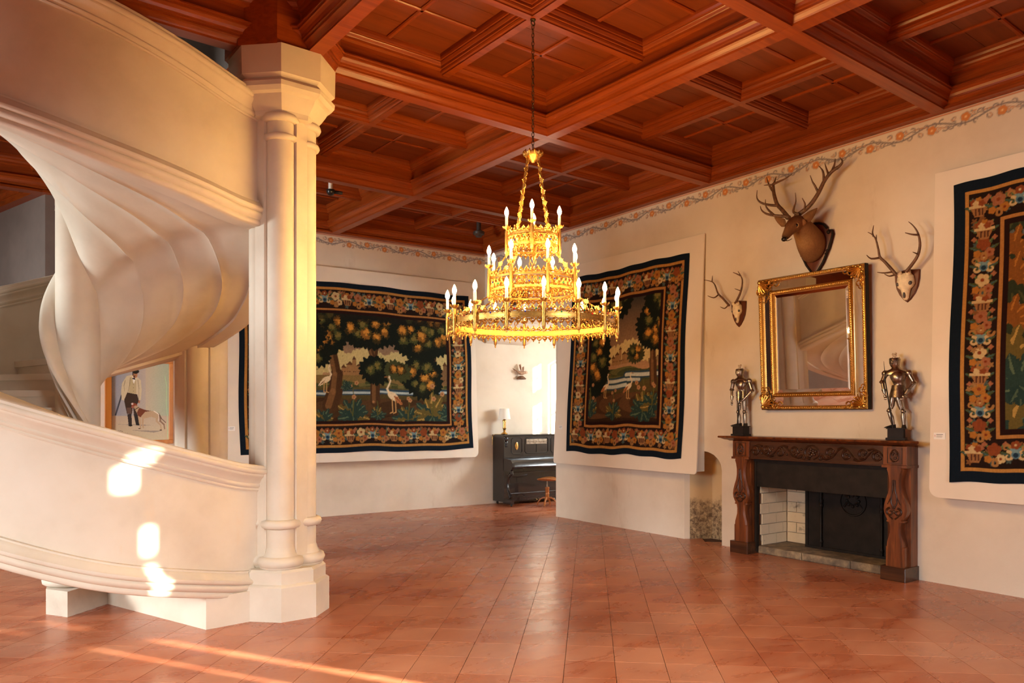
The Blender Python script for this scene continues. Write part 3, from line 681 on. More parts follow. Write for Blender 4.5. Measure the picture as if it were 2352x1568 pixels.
def border(cv, x0, x1, z0, z1, bw, rng):
    """floral band of width bw inside the rectangle, urns alternating with scrolls and flowers"""
    def motif(x, z, k, ang):
        c, q = math.cos(ang), math.sin(ang); T = lambda u, v: (x+c*u-q*v, z+q*u+c*v); b = bw*.46
        for q_ in range(5): cv.star(*T((rng.rand()-.5)*bw*.7, (rng.rand()-.5)*bw*.8), b*.2, ((120, 78, 44), (70, 84, 78), (150, 110, 66))[rng.randint(3)], 5, .3, rng.rand()*6)
        for sgn in (-1, 1):
            cv.leaf(*T(sgn*b*.15, -b*.25), b*.95, ang+PI/2-sgn*1.15, b*.16, OLIVE, TEAL)
            cv.leaf(*T(sgn*b*.1, b*.1), b*.8, ang+PI/2-sgn*.75, b*.15, (72, 92, 60), (120, 128, 70))
        if k % 4 == 0:                             # urn of fruit
            cv.poly([T(-.62*b, .02*b), T(.62*b, .02*b), T(.30*b, -.72*b), T(-.30*b, -.72*b)], (150, 104, 62)); cv.poly([T(-.70*b, .14*b), T(.70*b, .14*b), T(.70*b, -.06*b), T(-.70*b, -.06*b)], CREAM)
            for u in (-.22, .02, .26): cv.poly([T(u*b-.07*b, -.1*b), T(u*b+.06*b, -.1*b), T(u*b+.05*b, -.6*b), T(u*b-.05*b, -.6*b)], (84, 50, 34))
            for u, v, cc in ((-.4, .42, RUST), (0, .55, GOLD), (.4, .42, ROSE), (-.2, .3, CREAM), (.2, .3, RUST)): cv.star(*T(u*b, v*b), b*.24, cc, 5, .14, rng.rand()*6)
        elif k % 4 == 2:                           # blue vase between acanthus
            for sgn in (-1, 1):
                cv.curl(*T(sgn*.5*b, -.2*b), b*.36, ang+(PI/2 if sgn > 0 else PI/2), .9, b*.24, CREAM, sgn); cv.curl(*T(sgn*.62*b, .4*b), b*.3, ang, .8, b*.2, TAN, -sgn)
            cv.star(*T(0, -.1*b), b*.3, (88, 120, 130)); cv.star(*T(0, -.14*b), b*.18, (30, 50, 66)); cv.poly([T(-.4*b, .34*b), T(.4*b, .34*b), T(.2*b, .05*b), T(-.2*b, .05*b)], (112, 140, 140))
            cv.flower(*T(0, .6*b), b*.32, RUST, CREAM, 5)
        elif k % 2 == 1:
            cv.flower(*T(-.05*b, .30*b), b*.50, (ROSE, CREAM, GOLD, RUST)[rng.randint(4)], RUST, 5, rng.rand())
            cv.flower(*T(.38*b, -.38*b), b*.36, (CREAM, ROSE, GOLD)[rng.randint(3)], (120, 50, 24), 5, rng.rand()); cv.star(*T(-.48*b, -.42*b), b*.27, GOLD, 5, .1)
            for sgn in (-1, 1): cv.curl(*T(sgn*.1*b, -.72*b), b*.34, ang+PI/2, .8, b*.18, TAN, sgn); cv.star(*T(sgn*.72*b, .7*b), b*.17, ROSE, 4, .2)
    st = bw*.62
    for (zc, ang) in ((z0+bw/2, 0), (z1-bw/2, 0)):
        n = max(2, int((x1-x0)/st)); [motif(x0+(i+.5)*(x1-x0)/n, zc, i, ang) for i in range(n)]
    for xc in (x0+bw/2, x1-bw/2):
        n = max(2, int((z1-z0-2*bw)/st)); [motif(xc, z0+bw+(i+.5)*(z1-z0-2*bw)/n, i+1, 0) for i in range(n)]
def frame_lines(cv, e, bw):
    x0, x1, z0, z1 = cv.x0, cv.x1, cv.z0, cv.z1
    g = e+.032+bw+.030+.05
    return x0+g, x1-g, z0+g, z1-g
def hollow(cv, o, i, col):
    x0, x1, z0, z1 = cv.x0, cv.x1, cv.z0, cv.z1
    cv.rect(x0+o, x1-o, z0+o, z0+i, col); cv.rect(x0+o, x1-o, z1-i, z1-o, col); cv.rect(x0+o, x0+i, z0+o, z1-o, col); cv.rect(x1-i, x1-o, z0+o, z1-o, col)
def finish(cv, e, bw):
    hollow(cv, 0, e, NAVY); hollow(cv, e, e+.032, (178, 126, 62)); g = e+.032
    hollow(cv, g, g+bw, DARK); border(cv, cv.x0+g, cv.x1-g, cv.z0+g, cv.z1-g, bw, cv.rng); g += bw
    hollow(cv, g, g+.03, (170, 116, 60)); hollow(cv, g+.03, g+.08, (36, 15, 11))
def foliage(cv, x, z, rx, rz, n, dark=(20, 26, 18), size=.11, gold=.5, seed=0):
    r = np.random.RandomState(seed); n = max(3, int(n*.8)); size *= 1.22
    for k in range(int(n*3.2)): t_ = r.rand()*2*PI; d = math.sqrt(r.rand()); cv.star(x+rx*d*math.cos(t_), z+rz*d*math.sin(t_), size*1.15*(.7+.5*r.rand()), dark, 11, .16, r.rand()*6)
    pts = []
    for k in range(n*30):
        t_ = r.rand()*2*PI; d = math.sqrt(r.rand())*.92; p = (x+rx*d*math.cos(t_), z+rz*d*math.sin(t_))
        if all(math.hypot(p[0]-q[0], p[1]-q[1]) > size*1.02 for q in pts): pts.append(p)
        if len(pts) >= n: break
    for cx_, cz in pts:
        s_ = size*(.75+.3*r.rand()); gd = r.rand() < gold
        c1, c2, c3 = ((86, 70, 32), (140, 94, 38), (204, 140, 54)) if gd else ((44, 50, 30), (74, 76, 38), (118, 104, 50))
        for q in range(10): a = r.rand()*6.28; d = s_*.72*math.sqrt(r.rand()); cv.star(cx_+d*math.cos(a), cz+d*math.sin(a), s_*.34, tuple(v*.62 for v in c1), 5, .3, r.rand()*6)
        for q in range(16): a = r.rand()*6.28; d = s_*.55*math.sqrt(r.rand()); cv.star(cx_+d*math.cos(a), cz+d*math.sin(a)+s_*.08, s_*.24, c1 if q < 7 else c2, 5, .35, r.rand()*6)
        for q in range(8): a = r.rand()*6.28; d = s_*.33*math.sqrt(r.rand()); cv.star(cx_+d*math.cos(a), cz+d*math.sin(a)+s_*.16, s_*.17, c3, 5, .35, r.rand()*6)
def trunk(cv, pts, wd, c=(74, 48, 28), hi=(138, 98, 58)):
    cv.stroke(pts, wd, c, taper=True); cv.stroke([(x-wd*.12, z) for x, z in pts], wd*.4, hi, .55, taper=True)
def plant(cv, x, z, s_, n=9, seed=1, warm=.3, flo=None):
    r = np.random.RandomState(seed)
    for k in range(n):
        a = PI/2 + (k-(n-1)/2)/(n-1)*PI*1.15 + (r.rand()-.5)*.2; w_ = r.rand() < warm
        cv.leaf(x, z, s_*(.75+.4*r.rand()), a, s_*.21, (40, 60, 52) if not w_ else (98, 84, 40), (86, 104, 78) if not w_ else (172, 138, 70))
    for k in range(n//2): cv.leaf(x, z, s_*.6*(.7+.4*r.rand()), -PI/2+(r.rand()-.5)*1.6, s_*.2, (36, 56, 50), (74, 92, 70))
    if flo:
        cv.stroke([(x, z), (x+s_*.1, z+s_*.9), (x, z+s_*1.5)], .02, (90, 88, 40))
        for k in range(flo): cv.flower(x+(r.rand()-.5)*s_*1.1, z+s_*(.8+.9*r.rand()), s_*.12, (178, 130, 84), (130, 62, 34), 5)
def castle(cv, x, z, s_, c=(150, 112, 70), d=(92, 62, 38)):
    for u, w_, h in ((-1.3, .5, .7), (-.8, .7, 1.0), (-.2, .35, 1.5), (.2, .8, .9), (.9, .5, 1.2), (1.4, .4, .6)):
        cv.rect(x+u*s_, x+(u+w_)*s_, z, z+h*s_, c); cv.poly([(x+(u-.04)*s_, z+h*s_), (x+(u+w_+.04)*s_, z+h*s_), (x+(u+w_/2)*s_, z+(h+.35)*s_)], d)
        for k in range(2): cv.rect(x+(u+.12+.2*k)*s_, x+(u+.2+.2*k)*s_, z+.3*s_, z+.45*s_, d)
def heron(cv, x, z, s_, f=1, wing=(176, 110, 62)):
    W_ = (226, 206, 166)
    cv.star(x, z, s_*.26, W_, sx=1.3, sz=.72, rot=-.5*f); cv.leaf(x+f*.05*s_, z+.02*s_, s_*.62, -.75 if f > 0 else PI+.75, s_*.12, wing, (120, 74, 44))
    cv.stroke([(x-f*.2*s_, z+.1*s_), (x-f*.34*s_, z+.36*s_), (x-f*.22*s_, z+.60*s_), (x-f*.16*s_, z+.78*s_), (x-f*.22*s_, z+.92*s_)], s_*.11, W_, taper=True)
    cv.star(x-f*.24*s_, z+.95*s_, s_*.065, W_); cv.stroke([(x-f*.27*s_, z+.96*s_), (x-f*.48*s_, z+.93*s_)], s_*.05, (140, 90, 50))
    for u in (-.06, .12): cv.stroke([(x+f*u*s_, z-.15*s_), (x+f*(u+.02)*s_, z-.78*s_), (x+f*(u-.12)*s_, z-.84*s_)], s_*.05, (206, 160, 100), taper=False)
def sky(cv, b, top, mid, low, hz):
    x0, x1, z0, z1 = b; w = cv.win(x0, x1, z0, z1); X, Z = cv.X[w], cv.Z[w]; m = (X >= x0) & (X <= x1) & (Z >= z0) & (Z <= z1)
    t_ = np.clip((Z-hz)/(z1-hz), 0, 1)[..., None]; c = lin(mid)*(1-t_)+lin(top)*t_; g = np.clip((hz-Z)/(hz-z0), 0, 1)[..., None]; c2 = lin(low)*(1-g)+lin((46, 28, 16))*g
    c = np.where((Z >= hz)[..., None], c, c2); cv.C[w][..., :3] = np.where(m[..., None], c, cv.C[w][..., :3])
def recentre(root):
    bpy.context.view_layer.update(); ps = [(root.matrix_world.inverted() @ ch.matrix_world) @ Vector(c) for ch in root.children if ch.type == 'MESH' for c in ch.bound_box]
    c = sum(ps, Vector())/len(ps); c.y = 0; M = root.matrix_world.copy(); root.location = M @ c
    for ch in root.children: ch.location = Vector(ch.location)-c
def recentre_mesh(o):
    me = o.data; c = sum((Vector(b) for b in o.bound_box), Vector())/8; me.transform(Matrix.Translation(-c)); bpy.context.view_layer.update(); o.location = o.matrix_world @ c
def board_and_cloth(name, wall, cv, bx0, bx1, bz0, bz1, ytop, ybot, label, blabel, thick, wav=.012, seed=1, left_open=False, rnd=.09):
    O, A = (WR_O, WR_A) if wall == 'R' else (WB_O, WB_A)
    root = thing('display_board', blabel, 'board', O, A)
    yf = lambda z: ybot + (ytop-ybot)*(z-bz0)/(bz1-bz0)
    pts = []
    for (cx_, cz, a0) in ((bx0+rnd, bz0+rnd, PI), (bx1-rnd, bz0+rnd, 1.5*PI)):
        pts += [(cx_+rnd*math.cos(a0+PI/2*k/6), cz+rnd*math.sin(a0+PI/2*k/6)) for k in range(7)]
    pts += [(bx1, bz1), (bx0, bz1)]
    MB().rings([[(x, yf(z), z) for x, z in pts], [(x, yf(z)+.018, z) for x, z in pts]]).build('face_panel', 'board', root, smooth=0)
    m = MB(); i = .035
    m.add([(bx0+i,yf(bz0)+.018,bz0+.03),(bx1-i,yf(bz0)+.018,bz0+.03),(bx1-i,0,bz0+.03),(bx0+i,0,bz0+.03),(bx0+i,yf(bz1)+.018,bz1-.02),(bx1-i,yf(bz1)+.018,bz1-.02),(bx1-i,0,bz1-.02),(bx0+i,0,bz1-.02)], [(0,3,2,1),(4,5,6,7),(0,1,5,4),(1,2,6,5),(3,0,4,7),(2,3,7,6)])
    m.build('batten_box', 'board_side', root, smooth=0)
    for k in (1, 2):
        xx = bx0+(bx1-bx0)*k/3; MB().add([(xx-.001,yf(bz0)-.0015,bz0),(xx+.001,yf(bz0)-.0015,bz0),(xx+.001,yf(bz1)-.0015,bz1),(xx-.001,yf(bz1)-.0015,bz1)], [(0,1,2,3)]).build('seam', 'board_side', root, smooth=0)
    r = np.random.RandomState(seed); ph = r.rand(8)*6
    def place(X, Z):
        u = (X-cv.x0)/(cv.x1-cv.x0); v = (Z-cv.z0)/(cv.z1-cv.z0)
        ez = (wav*np.sin(u*11+ph[0])+wav*.6*np.sin(u*27+ph[1]))*(1-v) + (wav*.8*np.sin(u*9+ph[2])+wav*.4*np.sin(u*31+ph[5]))*v
        ex = (wav*np.sin(v*9+ph[3]))*u + (wav*np.sin(v*8+ph[4]))*(1-u)
        y = yf(Z) - .012 - .006*np.sin(X*5+ph[6]) - .004*np.sin(X*14+ph[7])*(1-v)
        return X+ex, y, Z+ez
    o = cloth_object(cv, name, 'woven', None, place); o.location = O; o.rotation_euler = (0, 0, A); tag(o, label, 'tapestry'); recentre_mesh(o); recentre(root)
    return root, yf
# --- tapestry on the far wall
off = .13
pB = lambda px, py: on_wall(px, py, 'B', off)
pR = lambda px, py: on_wall(px, py, 'R', off)
x0 = pB(548, 1045)[0]; x1 = pB(1081, 1030)[0]; z0 = pB(1081, 1030)[1]; z1 = pB(1075, 680)[1]+.01
cv = Canvas(x0, x1, z0, z1, 420, 280)
ins = frame_lines(cv, .085, .30)
ix0, ix1, iz0, iz1 = ins
zz = lambda py: pB(900, py)[1]; P_ = pB
sky(cv, ins, (64, 74, 78), (178, 138, 96), (96, 84, 44), zz(878))
for k in range(26):                                # distant wooded hills
    px_ = 600+k*18; cv.star(P_(px_, 0)[0], zz(838+8*math.sin(k*1.3)), .20, (196, 178, 120), 11, .1, k); cv.star(P_(px_+8, 0)[0], zz(836+9*math.sin(k*1.9)), .10, (140, 134, 86), 9, .15, k)
cv.rect(ix0, ix1, zz(886), zz(866), (128, 104, 58))
castle(cv, P_(812, 0)[0], zz(866), .17); castle(cv, P_(1020, 0)[0], zz(880), .22, (120, 92, 60)); castle(cv, P_(660, 0)[0], zz(868), .15)
for k in range(30): cv.stroke([(P_(600+k*15, 0)[0], zz(884+5*math.sin(k))), (P_(640+k*15, 0)[0], zz(884+5*math.sin(k+1)))], .05, (110, 104, 56) if k % 2 else (66, 72, 40))
for px0, px1, py in ((600, 700, 900), (720, 765, 905), (770, 868, 903), (868, 960, 900), (960, 1046, 896)):
    cv.stroke([(P_(px0, 0)[0], zz(py)), (P_(px1, 0)[0], zz(py+1))], .09, (44, 68, 84), taper=False); cv.stroke([(P_(px0, 0)[0], zz(py+1)), (P_(px1, 0)[0], zz(py+2))], .035, (176, 190, 186), taper=False)
for k in range(9): cv.star(P_(640+k*50, 0)[0], zz(945+6*math.sin(k*2)), .36, (84, 58, 34) if k % 2 else (66, 44, 26), sx=1.8, sz=.5)
for k in range(12): cv.star(P_(620+k*38, 0)[0], zz(968), .26, (54, 34, 20) if k % 2 else (72, 48, 28), sx=1.5, sz=.4)
trunk(cv, [P_(758, 932), P_(768, 900), P_(772, 860), P_(760, 800)], .26); trunk(cv, [P_(860, 924), P_(860, 880), P_(856, 830), P_(862, 790), P_(880, 760)], .17); trunk(cv, [P_(858, 835), P_(846, 795), P_(838, 770)], .09)
trunk(cv, [P_(986, 898), P_(984, 870), P_(992, 810), P_(1000, 770)], .20); trunk(cv, [P_(650, 930), P_(655, 850), P_(640, 780)], .24)
foliage(cv, *P_(752, 742), .24, .32, 50, seed=3, size=.12, gold=.35); foliage(cv, *P_(728, 795), .10, .22, 12, seed=4, gold=.35)
foliage(cv, *P_(850, 752), .38, .22, 60, seed=5, gold=.7); foliage(cv, *P_(858, 852), .13, .09, 8, seed=6); foliage(cv, *P_(860, 712), .45, .03, 20, seed=16, gold=.1)
foliage(cv, *P_(972, 765), .48, .32, 90, seed=7, gold=.65); foliage(cv, *P_(970, 862), .24, .24, 26, seed=8, gold=.3); foliage(cv, *P_(912, 852), .11, .07, 8, seed=9, gold=.9, dark=(64, 68, 38), size=.09)
foliage(cv, *P_(650, 770), .50, .60, 60, seed=10)
cv.rect(ix0, ix1, iz1-.10, iz1, (26, 26, 20), .7)
heron(cv, *P_(902, 910), .33, 1); heron(cv, *P_(748, 872), .24, -1, (226, 206, 166)); 
for px_, py, s_, sd, wm, fl_ in ((742, 965, .26, 1, .3, 0), (808, 955, .40, 2, .3, 6), (865, 955, .20, 3, .1, 1), (935, 963, .36, 4, .3, 4), (990, 955, .48, 5, .55, 6), (1030, 950, .30, 6, .1, 0), (660, 960, .36, 7, .3, 4), (795, 890, .14, 8, .1, 0)): plant(cv, *P_(px_, py), s_*.78, 9, sd, wm, min(3, fl_))
finish(cv, .085, .30); cv.mottle(.10, 2)
bdA = board_and_cloth('tapestry', 'B', cv, pB(508, 1070)[0], on_wall(1098, 1047, 'B', .2)[0], pB(1103, 1048)[1], pB(1085, 648)[1], -.05, -.22,
    'wide woodland tapestry with a white heron beside water, on the far wall', 'cream board behind the wide heron tapestry on the far wall', .1, seed=2)
# --- tapestry on the pier of the right wall
x0 = pR(1309, 640)[0]; x1 = pR(1574, 800)[0]; z0 = pR(1565, 1052)[1]; z1 = pR(1580, 577)[1]
cv = Canvas(x0, x1, z0, z1, 240, 300); cv.rng = np.random.RandomState(9)
ins = frame_lines(cv, .085, .27); ix0, ix1, iz0, iz1 = ins; P_ = pR
def zR(py, px_=1440): return pR(px_, py)[1]
sky(cv, ins, (58, 56, 50), (176, 132, 90), (92, 80, 42), zR(850))
for k in range(9): cv.star(P_(1390+k*16, 0)[0], zR(806+5*math.sin(k*1.3)), .13, (206, 180, 116), 9, .12, k)
castle(cv, P_(1425, 0)[0], zR(835), .14); castle(cv, P_(1500, 0)[0], zR(838), .07, (140, 116, 76))
for k in range(12): cv.star(P_(1350+k*17, 0)[0], zR(858+7*math.sin(k)), .16, (94, 92, 50) if k % 2 else (66, 70, 40), sx=1.8, sz=.35)
for a_, b_, py in ((1400, 1470, 876), (1440, 1520, 862), (1370, 1440, 890)): cv.stroke([P_(a_, py), P_(b_, py-6)], .10, (44, 66, 76), taper=False); cv.stroke([P_(a_, py), P_(b_, py-5)], .05, (192, 196, 180), taper=False)
for k in range(8): cv.star(P_(1350+k*25, 0)[0], zR(930+6*math.sin(k*2)), .26, (92, 62, 36) if k % 2 else (70, 46, 26), sx=1.6, sz=.6)
trunk(cv, [P_(1372, 920), P_(1370, 870), P_(1365, 830)], .15); trunk(cv, [P_(1502, 880), P_(1500, 830), P_(1498, 760), P_(1490, 700)], .13)
foliage(cv, *P_(1372, 822), .12, .40, 40, seed=21, size=.10); foliage(cv, *P_(1395, 690), .34, .20, 40, seed=22, size=.10, gold=.12); foliage(cv, *P_(1497, 745), .17, .26, 40, seed=23, size=.09, gold=.7); foliage(cv, *P_(1507, 672), .12, .2, 20, seed=24, size=.09, gold=.3)
foliage(cv, *P_(1462, 812), .08, .06, 8, seed=25, size=.07, gold=.9, dark=(60, 60, 34))
heron(cv, *P_(1393, 888), .19, -1); heron(cv, *P_(1446, 890), .20, -1)
for px_, py, s_, sd, wm, fl_ in ((1358, 940, .28, 1, .3, 5), (1412, 948, .25, 2, .5, 5), (1480, 945, .36, 3, .3, 6), (1500, 930, .28, 4, .4, 5)): plant(cv, *P_(px_, py), s_*.78, 9, sd, wm, min(3, fl_))
finish(cv, .085, .27); cv.mottle(.10, 2)
bdB = board_and_cloth('tapestry', 'R', cv, pR(1279, 1062)[0], pR(1607, 800)[0], pR(1595, 1088)[1], pR(1617, 531)[1], -.04, -.20,
    'tall tapestry with two herons and a castle, left of the mantelpiece', 'cream board under the tall tapestry beside the low arched recess', .1, seed=5, rnd=.04)
# --- tapestry cut by the right edge of the frame
x0 = pR(2186, 1100)[0]; z0 = pR(2186, 1103)[1]; z1 = pR(2187, 422)[1]; x1 = x0+2.1
cv = Canvas(x0, x1, z0, z1, 330, 440); cv.rng = np.random.RandomState(3)
ins = frame_lines(cv, .10, .26); ix0, ix1, iz0, iz1 = ins
def zQ(py): return pR(2300, py)[1]
sky(cv, ins, (86, 94, 92), (140, 122, 98), (60, 66, 40), zQ(760))
cv.rect(ix0, ix1, zQ(700), zQ(690), (140, 150, 150)); cv.rect(ix0, ix1, zQ(850), zQ(790), (34, 44, 40)); cv.rect(ix0, ix1, zQ(838), zQ(830), (120, 124, 112))
for px_, py in ((2335, 470), (2320, 580), (2322, 640), (2318, 740)):
    x_, z_ = pR(px_, py)
    for k in range(9): a = -1.9+k*.42; cv.leaf(x_, z_-.02, .30, -PI/2+(k-4)*.45, .05, (44, 52, 34), (70, 72, 42))
    for k in range(8): a = PI/2+(k-3.5)*.55; cv.leaf(x_, z_, .24, a, .045, (128, 78, 32), (172, 112, 46))
for k in range(14): x_ = ix0+.5+(k % 5)*.25; foliage(cv, x_, iz0+1.6+.3*(k//5), .3, .3, 5, seed=40+k, size=.1)
for px_, py, s_, sd, wm in ((2320, 830, .34, 3, .9), (2330, 930, .36, 4, .2), (2322, 1000, .36, 5, .3), (2345, 890, .30, 6, .4)): plant(cv, *pR(px_, py), s_, 8, sd, wm)
for k in range(6): plant(cv, ix0+.6+k*.2, iz0+.3+.12*(k % 3), .34, 9, 60+k, .4, 3)
finish(cv, .10, .26); cv.mottle(.09, 2)
bdC = board_and_cloth('tapestry', 'R', cv, pR(2141, 800)[0], x1+.12, pR(2135, 1139)[1], pR(2143, 396)[1], -.07, -.19,
    'tapestry of big golden leaves cut off by the right edge, right of the mantelpiece', 'cream board under the big-leaved tapestry at the right edge', .1, seed=8)
# --- small caption cards
def card(px, py, wall, bd, label, w=.085, h=.055):
    O, A = (WR_O, WR_A) if wall == 'R' else (WB_O, WB_A); x, z = on_wall(px, py, wall, .17); y = bd[1](z)-.004
    r = thing('caption_card', label, 'label', wall_pt(x, y, z, wall), A, 'caption cards beside the tapestries')
    MB().box(-w/2, w/2, 0, .003, -h/2, h/2).build('card', 'white_card', r, smooth=0)
    m = MB()
    for k in range(5): m.box(-w/2+.008+.004*(k % 2), -w/2+.016-.001*(k % 3), -.0008, 0, -.008+.004*k, -.005+.004*k)
    m.build('emblem', 'red_print', r, smooth=0); m = MB()
    for zz_, x2 in ((.011, .032), (.000, .020), (-.005, .030), (-.013, .022)): m.box(-w/2+.024, x2, -.0008, 0, zz_, zz_+(.005 if zz_ > .01 else .002))
    m.build('lettering', 'dark_print_and_hollow', r, smooth=0)
card(531, 984, 'B', bdA, 'white caption card between the fluted pier and the wide tapestry', .10, .065)
card(1288, 981, 'R', bdB, 'white caption card at the left edge of the tall tapestry')
card(2158, 1001, 'R', bdC, 'white caption card left of the big-leaved tapestry', .105, .062)
# --- hunter and dog in an orange wood frame
fx0, _ = on_wall(240, 900, 'B'); fx1, _ = on_wall(397, 900, 'B'); _, fz1 = on_wall(397, 827, 'B'); _, fz0 = on_wall(397, 1018, 'B')
pt = thing('framed_painting', 'painting of a hunter in a pale jacket with a dog, orange wooden frame', 'painting', WB_O, WB_A)
fw = .055
for nm, a, b_, c_, d_ in (('frame_rail', fx0, fx1, fz0, fz0+fw), ('frame_rail', fx0, fx1, fz1-fw, fz1), ('frame_stile', fx0, fx0+fw+.03, fz0+fw, fz1-fw), ('frame_stile', fx1-fw, fx1, fz0+fw, fz1-fw)):
    MB().bbox(a, b_, -.035, 0, c_, d_, .005).build(nm, 'orange_wood', pt, smooth=0)
a0, a1, c0, c1 = fx0+fw+.025, fx1-fw+.005, fz0+fw-.005, fz1-fw+.005
cv = Canvas(a0, a1, c0, c1, 190, 230); Wd, Hd = a1-a0, c1-c0
# picture spot measured in a crop of the photograph: crop px -> local
def q(u, v): return on_wall(240+u*180/1176, 800+v*240/1568, 'B')
zf = q(500, 1010)[1]
w = cv.win(a0, a1, c0, c1); g = np.clip((cv.X-q(150, 0)[0])/(q(980, 0)[0]-q(150, 0)[0]), 0, 1)[..., None]
wallc = np.where(g < .55, lin((150, 154, 168))*(1-g/.55)+lin((182, 170, 160))*(g/.55), lin((192, 178, 156))*(1-(g-.55)/.45)+lin((166, 182, 158))*((g-.55)/.45))
ft = np.clip((zf-cv.Z)/(zf-c0), 0, 1)[..., None]; flo_ = lin((190, 172, 152))*(1-ft)+lin((206, 190, 158))*ft
cv.C[..., :3] = np.where((cv.Z > zf)[..., None], wallc, flo_)
K = lambda *p: [q(*t_) for t_ in p]
cv.stroke(K((905, 420), (930, 560), (925, 800), (940, 1000), (945, 1340)), .008, (178, 214, 170), taper=False)
cv.poly(K((330, 1135), (540, 1140), (700, 1150), (540, 1160)), (150, 138, 128)); cv.poly(K((400, 1225), (860, 1235), (740, 1262), (430, 1230)), (156, 142, 130)); cv.poly(K((170, 1135), (380, 1140), (370, 1150)), (156, 146, 138))
cv.stroke(K((290, 590), (250, 720), (165, 995)), .020, (70, 74, 84), taper=False)
cv.poly(K((292, 700), (340, 650), (480, 660), (515, 790), (480, 850), (425, 860), (415, 940), (408, 985), (335, 980), (318, 900), (296, 800)), (62, 46, 40))
cv.poly(K((340, 985), (405, 985), (408, 1160), (362, 1160)), (52, 44, 44)); cv.poly(K((435, 985), (495, 985), (520, 1145), (470, 1145)), (46, 40, 40)); cv.poly(K((425, 860), (480, 850), (490, 990), (440, 985)), (60, 46, 40))
cv.poly(K((330, 890), (400, 885), (406, 980), (338, 975)), (98, 74, 66)); cv.star(*q(388, 1155), .020, (34, 30, 30), sx=1.3, sz=.6); cv.star(*q(500, 1140), .020, (34, 30, 30), sx=1.3, sz=.6)
cv.poly(K((330, 415), (410, 395), (490, 430), (545, 480), (556, 620), (545, 770), (512, 770), (495, 690), (340, 660), (290, 780), (255, 770), (248, 640), (262, 520)), (206, 192, 160))
cv.poly(K((392, 430), (470, 430), (475, 680), (415, 672), (360, 660)), (188, 170, 132)); cv.stroke(K((385, 440), (372, 560), (350, 650)), .006, (120, 104, 78)); cv.stroke(K((498, 470), (515, 600), (510, 760)), .006, (130, 114, 88)); cv.stroke(K((310, 480), (290, 560), (300, 640)), .006, (130, 114, 88))
cv.poly(K((412, 410), (476, 415), (466, 460), (440, 530), (425, 500)), (236, 230, 220)); cv.poly(K((415, 440), (460, 445), (462, 468), (418, 462)), (30, 34, 50))
for v in (535, 590, 640): cv.star(*q(432, v), .004, (70, 54, 40))
cv.star(*q(455, 395), .040, (176, 120, 84), sx=.8, sz=1.15); cv.star(*q(466, 345), .040, (26, 22, 22), sx=1.1, sz=.75); cv.stroke(K((424, 345), (424, 395)), .012, (26, 22, 22)); cv.stroke(K((425, 405), (462, 405)), .006, (50, 30, 24)); cv.stroke(K((430, 380), (480, 378)), .005, (50, 32, 26)); cv.star(*q(446, 425), .010, (40, 26, 22)); cv.star(*q(518, 800), .014, (176, 110, 80), sx=.8, sz=1.5)
D_ = (186, 158, 126)
cv.poly(K((480, 850), (540, 900), (620, 930), (740, 940), (810, 990), (820, 1060), (740, 1040), (700, 1025), (600, 1050), (510, 1030), (480, 960), (445, 900)), D_)
for l_ in (((520, 1020), (530, 1120), (540, 1200)), ((575, 1040), (570, 1120), (580, 1190)), ((780, 1020), (780, 1090), (840, 1150), (850, 1225)), ((825, 1010), (835, 1090), (890, 1140), (900, 1205))): cv.stroke(K(*l_), .026, D_ if l_[0][0] != 825 else (140, 110, 90))
cv.poly(K((520, 890), (620, 925), (700, 938), (610, 950), (570, 990), (540, 1032), (500, 1010), (486, 960)), (112, 58, 40)); cv.star(*q(440, 848), .030, (140, 70, 48), 3, .15, sx=1.2, sz=1.0); cv.star(*q(415, 832), .014, (220, 200, 190)); cv.star(*q(425, 880), .018, (160, 96, 80), sx=1.2, sz=.8); cv.star(*q(468, 880), .022, D_); cv.stroke(K((458, 915), (512, 882)), .009, (30, 30, 40), taper=False)
cv.stroke(K((810, 975), (850, 1050), (915, 1110)), .016, (110, 84, 70)); cv.stroke(K((740, 940), (810, 985), (815, 1080)), .012, (232, 220, 204)); cv.star(*q(522, 1200), .011, (60, 40, 34), sx=1.3, sz=.6); cv.star(*q(842, 1225), .012, (60, 40, 34), sx=1.4, sz=.6)
for k, (u, v) in enumerate(((195, 1240), (215, 1246), (235, 1238), (255, 1250), (262, 1272), (300, 1274), (330, 1276))): cv.stroke(K((u, v), (u+12, v-8-4*(k % 2)), (u+16, v+6)), .004, (60, 44, 36))
cv.mottle(.03, 3)
o = cloth_object(cv, 'canvas', 'oil_paint', pt, lambda X, Z: (X, X*0-.012, Z))
MB().box(a0-.012, a0+.001, -.03, -.008, c0, c1).build('slip', 'black_wood', pt, smooth=0)
recentre(pt)
